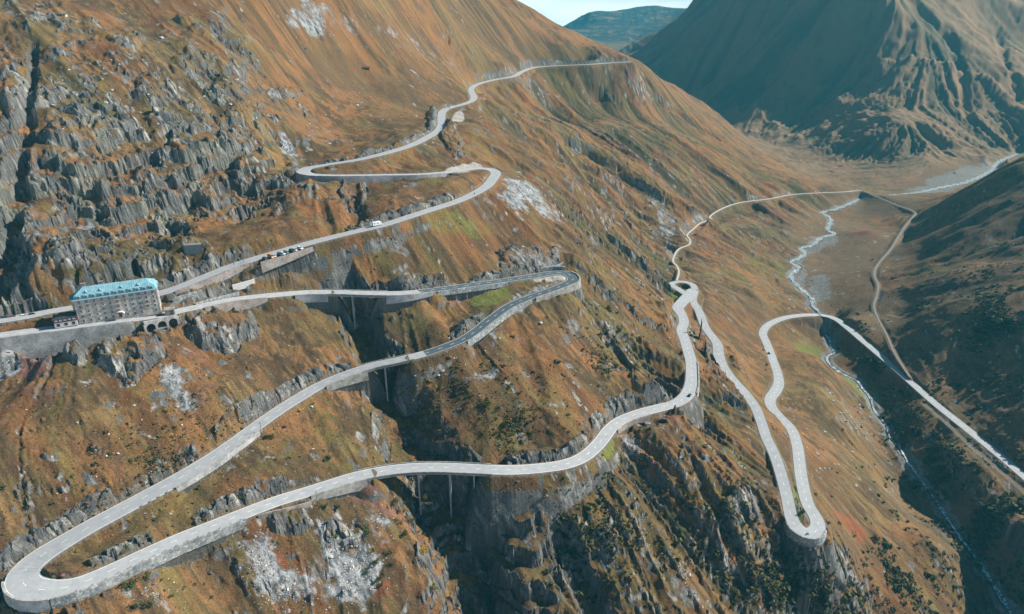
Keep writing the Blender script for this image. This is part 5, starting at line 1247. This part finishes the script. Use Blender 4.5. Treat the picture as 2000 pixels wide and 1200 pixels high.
named = [('round dark green bush beside the pole below the long straight road','green',530,858,2.9),('large green bush under the rubble wall of the nearest road','green',256,1146,3.0),('green and yellow bush right of the large one under the rubble wall','olive',287,1130,2.3),
 ('left green bush of the pair at the bottom edge','green',262,1190,2.6),('right green bush of the pair at the bottom edge','green',292,1186,2.5),('bright yellow bush on the slope left of the gorge','yellow',826,1078,2.9),('golden bush beside the lower scree','yellow',729,1078,2.3),
 ('single yellow bush on the scree below the hotel crag','yellow',328,803,1.5),('tall green bush on the ledge above the lower scree','green',716,1045,3.2),('yellow green bush near the foot of the left gorge rim','olive',843,1152,2.6),
 ('green bush right of the pale abutment wall','green',660,993,2.4),('dark bush by the pole below the lowest road','dark',634,992,2.0),('olive bush below the lowest viaduct, first of the row along the rim','olive',772,985,2.6),
 ('tall olive bush in the row along the rim','olive',797,975,2.6),('small green bush at the upper end of the lowest viaduct','olive',862,900,1.8),('green bush on the slope above the lowest road near the gorge','green',954,790,2.6),('dark green bush on the grassy rib above the lowest road','dark',985,835,2.6),
 ('dark bush in the grass left of the near cliff band','dark',53,992,2.2)]
for lb, kd, u, v, sz in named:
    P = hit(u, v)
    if P is not None: shrub(kd, hash(lb) % 3 if False else len(lb) % 3, P, sz, 1.0, lb, 'bushes of the lower slopes')
zones = [ # (u,v,du,dv,n,kind,size,label)
 (810,1010,40,60,22,'olive',2.1,'one of the olive bushes crowding the rim left of the gorge'),(740,1110,30,40,9,'green',2.0,'one of the green bushes among the lower scree'),(1010,850,80,60,18,'olive',1.7,'one of the dark bushes in the hollow above the lowest road'),
 (1150,1020,60,60,26,'olive',1.7,'one of the dark bushes in the shaded gully below the lowest road'),(1180,1120,70,70,30,'olive',1.6,'one of the olive bushes low in the gully at the bottom edge'),(1540,1130,120,60,46,'dark',1.9,'one of the dark bushes below the isolated lower hairpin'),
 (1400,1040,30,80,16,'dark',1.8,'one of the dark bushes down the furrow left of the grey crag'),(1480,1170,60,30,18,'olive',1.8,'one of the yellowish bushes under the grey crag'),(1650,1130,80,50,24,'dark',1.8,'one of the dark bushes scattered right below the lower hairpin'),
 (330,1130,90,40,6,'olive',1.5,'one of the small olive bushes on the stony slope at the bottom left'),(1340,960,20,40,8,'dark',2.2,'one of the dark bushes in the furrow under the red heath'),(1500,690,10,70,8,'dark',1.8,'one of the dark bushes along the left edge of the valley road'),
 (1190,640,30,40,7,'dark',2.4,'one of the dark bushes on the slope right of the dark asphalt hairpin'),(1610,970,60,60,6,'dark',1.8,'one of the small bushes on the brown slope right of the lower hairpin'),(930,780,40,40,6,'olive',2.0,'one of the olive bushes on the slope above the lowest road')]
cnt = 0
for (u, v, du, dv, n, kd, sz, lb) in zones:
    for q in range(n):
        a = random.uniform(0, 6.28); r_ = math.sqrt(random.random()); P = hit(u+du*r_*math.cos(a), v+dv*r_*math.sin(a))
        if P is None or on_road(P[0], P[1], 2): continue
        shrub(kd if random.random() < .8 else random.choice(['green', 'olive', 'dark']), random.randrange(3), P, sz*random.uniform(.6, 1.25), random.uniform(.7, 1.0), lb, lb.replace('one of the ', '')); cnt += 1
log('shrubs', cnt)

def land_points(n, zone, seed, clump=0):
    "points on the land seen inside an elliptical zone of the photograph"
    r = np.random.default_rng(seed); u, v, du, dv, ang = zone; out = []
    for _ in range(n):
        a = r.uniform(0, 6.283); q = min(abs(r.normal(0, .62)), 1.6); x, y = du*q*math.cos(a), dv*q*math.sin(a); c, s_ = math.cos(R(ang)), math.sin(R(ang))
        P = hit(u+x*c-y*s_, v+x*s_+y*c)
        if P is not None: out.append(P)
    out = np.array(out) if out else np.zeros((0, 3))
    if clump and len(out):
        nz = fbm(out[:, 0], out[:, 1], clump, 3, 7); out = out[nz+r.normal(0, .12, len(out)) > -0.02]
    return out
def keep_off(P, m=0.8):
    if len(P) == 0: return P
    return P[samp(dn, P[:, 0], P[:, 1]) > samp(hwn, P[:, 0], P[:, 1])+m]
def col_mat(name, rough=.95, amp=(.7, 1.3), sc=2.0):
    m, t, b = new_mat(name); at = t.nodes.new('ShaderNodeAttribute'); at.attribute_name = 'alb'; tc = t.nodes.new('ShaderNodeTexCoord'); n1 = t.nodes.new('ShaderNodeTexNoise'); n1.inputs['Scale'].default_value = sc; n1.inputs['Detail'].default_value = 4
    t.links.new(tc.outputs['Object'], n1.inputs['Vector']); mr = t.nodes.new('ShaderNodeMapRange'); mr.inputs['From Min'].default_value = .3; mr.inputs['From Max'].default_value = .7; mr.inputs['To Min'].default_value = amp[0]; mr.inputs['To Max'].default_value = amp[1]
    t.links.new(n1.outputs['Fac'], mr.inputs['Value']); vm = t.nodes.new('ShaderNodeVectorMath'); vm.operation = 'SCALE'; t.links.new(at.outputs['Color'], vm.inputs[0]); t.links.new(mr.outputs['Result'], vm.inputs['Scale']); t.links.new(vm.outputs['Vector'], b.inputs['Base Color'])
    b.inputs['Roughness'].default_value = rough; b.inputs['Specular IOR Level'].default_value = .1
    return m
def scatter(name, P, size, variants, cols_, mat, kind='stuff', flat=1.0, sink=.2, seed=0):
    r = np.random.default_rng(seed); n = len(P); Vs, Fs, Cs = [], [], []; off = 0
    vi = r.integers(0, len(variants), n); ang = r.uniform(0, 6.283, n); sz = size*r.lognormal(0, .38, n)
    ci = r.integers(0, len(cols_), n); cols_ = np.array(cols_)
    for k, (V0, F0) in enumerate(variants):
        m = np.nonzero(vi == k)[0]
        if len(m) == 0: continue
        c, s_ = np.cos(ang[m])[:, None], np.sin(ang[m])[:, None]
        x = (V0[None, :, 0]*c-V0[None, :, 1]*s_)*sz[m][:, None]; y = (V0[None, :, 0]*s_+V0[None, :, 1]*c)*sz[m][:, None]; z = V0[None, :, 2]*sz[m][:, None]*flat-sink*sz[m][:, None]
        V = np.stack([x+P[m, 0:1], y+P[m, 1:2], z+P[m, 2:3]], -1).reshape(-1, 3)
        F_ = (F0[None]+(np.arange(len(m))*len(V0))[:, None, None]).reshape(-1, F0.shape[1])+off
        Vs.append(V); Fs.append(F_); off += len(V)
        cc = cols_[ci[m]]*r.uniform(.75, 1.25, (len(m), 1)); Cs.append(np.repeat(cc, len(V0), axis=0))
    V = np.concatenate(Vs); Fc = np.concatenate(Fs); Cc = np.concatenate(Cs)
    o = mesh_np(name, V, Fc, [mat]); ca_ = o.data.color_attributes.new('alb', 'FLOAT_COLOR', 'POINT')
    ca_.data.foreach_set('color', np.concatenate([Cc, np.ones((len(Cc), 1))], 1).astype(np.float32).ravel())
    return tag(o, kind=kind)
def rock_var(seed):
    bm = bmesh.new(); bmesh.ops.create_icosphere(bm, subdivisions=1, radius=1); r = np.random.default_rng(seed)
    V = np.array([v.co[:] for v in bm.verts]); Fc = np.array([[v.index for v in f.verts] for f in bm.faces]); bm.free()
    for _ in range(7):                                     # chip flat faces off it
        n = r.normal(0, 1, 3); n /= np.linalg.norm(n); d = r.uniform(.45, .8); h = V@n; V = V-np.maximum(h-d, 0)[:, None]*n
    V *= r.uniform(.7, 1.2, 3); V[:, 2] *= .8
    return V, Fc
RV = [rock_var(s_) for s_ in range(8)]
def ico0(seed):
    bm = bmesh.new(); bmesh.ops.create_icosphere(bm, subdivisions=1, radius=1); r = np.random.default_rng(seed)
    V = np.array([v.co[:] for v in bm.verts])*r.uniform(.6, 1.25, (len(bm.verts), 1)); Fc = np.array([[v.index for v in f.verts] for f in bm.faces]); bm.free(); V[:, 2] *= .7; return V, Fc
M_ROCKS = col_mat('loose_stone', amp=(.65, 1.25)); M_TUFT = col_mat('heath_plants', amp=(.6, 1.4), sc=1.2); M_THICK = col_mat('thicket_leaves', amp=(.6, 1.4), sc=1.0)
GREY = [(.34,.35,.35), (.42,.42,.40), (.24,.25,.26), (.50,.49,.46), (.17,.18,.19), (.32,.31,.27)]
# scree stones (nobody could count them)
SZ = [((510,1100,34,58,-15),2750,0.34),((560,1155,62,40,0),2125,0.34),((690,1115,60,70,35),3750,0.37),((340,745,26,40,-20),1125,0.31),((370,790,28,16,0),500,0.31),((1020,370,44,30,35),1125,0.50),((12,720,26,36,20),500,0.31),
      ((1040,500,60,24,0),875,0.43),((620,40,60,30,20),1125,0.62),((740,1020,40,30,40),875,0.31),((300,1160,90,35,0),1250,0.22),((1250,1020,14,60,-20),437,0.37),((1330,1120,26,70,-30),625,0.37),((1035,580,60,14,-25),625,0.31),((640,1040,40,30,0),750,0.31),((1680,830,70,40,40),625,0.37),((1590,560,30,40,0),312,0.50),((200,440,60,20,0),437,0.31)]
Ps = np.concatenate([keep_off(land_points(n, z, 5+i)) for i, (z, n, _) in enumerate(SZ)]); 
P_ = []; 
for i, (z, n, sz) in enumerate(SZ):
    p = keep_off(land_points(n, z, 5+i)); P_.append(np.c_[p, np.full(len(p), sz)])
P_ = np.concatenate(P_)
def scatter_sized(name, P_, variants, cols_, mat, **k):
    # sizes folded into the points: one object
    out = None
    r = np.random.default_rng(3)
    return scatter(name, P_[:, :3], P_[:, 3], variants, cols_, mat, **k)
scatter_sized('scree', P_, RV, GREY, M_ROCKS, seed=8)
# stray stones over all slopes
P_ = keep_off(np.concatenate([land_points(2600, (500,820,620,380,0), 41), land_points(1500, (300,300,330,280,0), 42), land_points(1600, (1550,820,230,330,0), 43), land_points(1200, (1150,600,260,380,20), 44)]))
scatter('stray_stones', P_, .36, RV, GREY, M_ROCKS, seed=9)
# individual boulders
bp = [link(bpy.data.objects.new('boulder', mesh_np('tmp', v_*[1, 1, 1], f_, [M_ROCKS]).data)) for v_, f_ in RV[:4]]
for o in [o for o in bpy.data.objects if o.name.startswith('tmp')]: bpy.data.objects.remove(o)
for o in bp:
    o.data.name = 'boulder'; ca_ = o.data.color_attributes.new('alb', 'FLOAT_COLOR', 'POINT'); ca_.data.foreach_set('color', np.tile(np.array([.42,.43,.42,1], np.float32), len(o.data.vertices)))
used = [False]*4
def boulder(P, size, label, group):
    k = random.randrange(4)
    if used[k]: o = bp[k].copy(); COL.objects.link(o)
    else: o = bp[k]; used[k] = True
    o.location = (float(P[0]), float(P[1]), float(P[2])+size*.15); o.rotation_euler = (random.uniform(-.3, .3), random.uniform(-.3, .3), random.uniform(0, 6.28)); o.scale = (size, size*random.uniform(.7, 1.1), size*random.uniform(.6, 1))
    return tag(o, label, 'boulder', group)
for u, v, sz, lb in [(222,795,1.6,'pale boulder on the red heath below the hotel crag, left of its twin'),(263,793,1.6,'pale leaning boulder right of its twin below the hotel crag'),(862,535,1.3,'white boulder on the grass above the upper viaduct'),(698,207,2.6,'bright boulder on the brown slope left of the upper bend'),(812,228,2.2,'dark boulder on the brown slope near the rocky road cut'),
                     (1117,305,3.2,'large dark boulder on the ribbed slope right of the second hairpin'),(1055,632,2.4,'dark boulder on the slope below the dark asphalt hairpin'),(1305,660,2.4,'grey boulder left of the descending valley road'),(865,725,2.0,'pale boulder on the slope below the dark asphalt road'),
                     (607,795,2.6,'large rounded boulder just below the long straight road'),(1620,770,3.0,'dark split boulder beside the green meadow patch'),(1627,784,1.9,'white boulder touching the dark split one by the meadow'),(1640,808,2.0,'long pale boulder below the split one on the meadow slope'),
                     (1672,950,2.6,'dark boulder on the brown slope above the red heath'),(1148,170,0.1,'')]:
    P = hit(u, v)
    if lb and P is not None: boulder(P, sz, lb, 'notable boulders')
for (u, v, du, dv, n, sz, lb) in [(300,180,230,130,30,2.0,'one of the pale boulders on the rocky shoulder at the upper left'),(640,240,120,70,16,1.8,'one of the pale boulders on the brown slope above the upper hairpin'),(690,1110,60,60,16,1.2,'one of the larger blocks in the lower scree'),
                                  (300,860,200,90,16,.9,'one of the small pale boulders on the heath above the long straight road'),(1660,860,90,90,24,1.6,'one of the boulders strewn over the slope above the stream'),(900,700,120,60,12,1.2,'one of the pale boulders between the middle and lowest roads')]:
    for q in range(n):
        a = random.uniform(0, 6.28); r_ = math.sqrt(random.random()); P = hit(u+du*r_*math.cos(a), v+dv*r_*math.sin(a))
        if P is None or on_road(P[0], P[1], 2): continue
        boulder(P, sz*random.uniform(.6, 1.3), lb, lb.replace('one of the ', ''))
log('stones')
# low heath: tufts and dwarf shrubs on the near slopes
TV = [ico0(70+k) for k in range(5)]
T1 = keep_off(np.concatenate([land_points(6500, (330,900,420,300,-10), 51), land_points(4500, (850,800,330,300,0), 52), land_points(2600, (1250,900,260,330,0), 53), land_points(1500, (700,450,260,130,0), 54)]), 0.6)
scatter('heath', T1, .62, TV, [(.075,.060,.028), (.10,.065,.030), (.055,.058,.026), (.13,.075,.035), (.085,.085,.03), (.14,.075,.06), (.20,.12,.03)], M_TUFT, flat=.75, seed=12)
# dense thickets far down
LV = [leafy(300+k, 30, .30, .9, 4) for k in range(5)]
LV = [(v_, f_) for v_, f_ in LV]
T2 = keep_off(np.concatenate([land_points(5200, (1940,640,190,200,15), 61, 26), land_points(2600, (1800,880,80,130,-35), 62, 20), land_points(3600, (1930,1010,130,190,0), 63, 20), land_points(1300, (1180,1080,90,120,0), 64, 12), land_points(2200, (1540,1150,160,70,20), 65, 12), land_points(900, (1700,700,30,90,-30), 66, 15), land_points(1300, (1750,1130,60,100,-35), 67, 12)]), 1.5)
scatter('thicket', T2, 1.55, LV, [(.055,.065,.028), (.075,.078,.032), (.04,.052,.025), (.11,.09,.038), (.13,.085,.045), (.09,.10,.035)], M_THICK, flat=.7, seed=13)
T3 = keep_off(np.concatenate([land_points(3000, (1280,380,220,200,35), 71, 22), land_points(1800, (1180,700,130,170,30), 72, 14), land_points(1200, (1000,830,80,90,0), 73, 10), land_points(2000, (1400,980,130,180,40), 74, 12), land_points(1500, (300,900,330,220,0), 75, 9), land_points(900, (900,740,140,90,0), 76, 9)]), 1.0)
scatter('undergrowth', T3, 0.9, LV, [(.075,.078,.033), (.055,.062,.028), (.12,.09,.035), (.14,.085,.04), (.10,.11,.035)], M_THICK, flat=.55, seed=14)
log('plants')
# ------------------------------------------------------------------ air
def haze_box(density=0.6e-4, colr=(0.10, 0.74, 1.0)):
    zmin = float(H.min())-1; zmax = max(float(H.max()), 0)+6
    x0, x1, y0, y1 = float(X.min())-5, float(X.max())+5, -400.0, float(Y.max())+5
    V = [(x, y, z) for z in (zmin, zmax) for x, y in ((x0, y0), (x1, y0), (x1, y1), (x0, y1))]
    Fh = [(3, 2, 1, 0), (4, 5, 6, 7), (0, 1, 5, 4), (1, 2, 6, 5), (2, 3, 7, 6), (3, 0, 4, 7)]
    m = bpy.data.materials.new('haze'); m.use_nodes = True; t = m.node_tree; t.nodes.clear()
    o = t.nodes.new('ShaderNodeOutputMaterial'); v = t.nodes.new('ShaderNodeVolumePrincipled')
    v.inputs['Density'].default_value = density; v.inputs['Color'].default_value = (*colr, 1); v.inputs['Anisotropy'].default_value = 0.0
    t.links.new(v.outputs[0], o.inputs['Volume'])
    return tag(mesh_np('haze', np.array(V), np.array(Fh), [m]), kind='stuff')
haze_box()
log('haze')
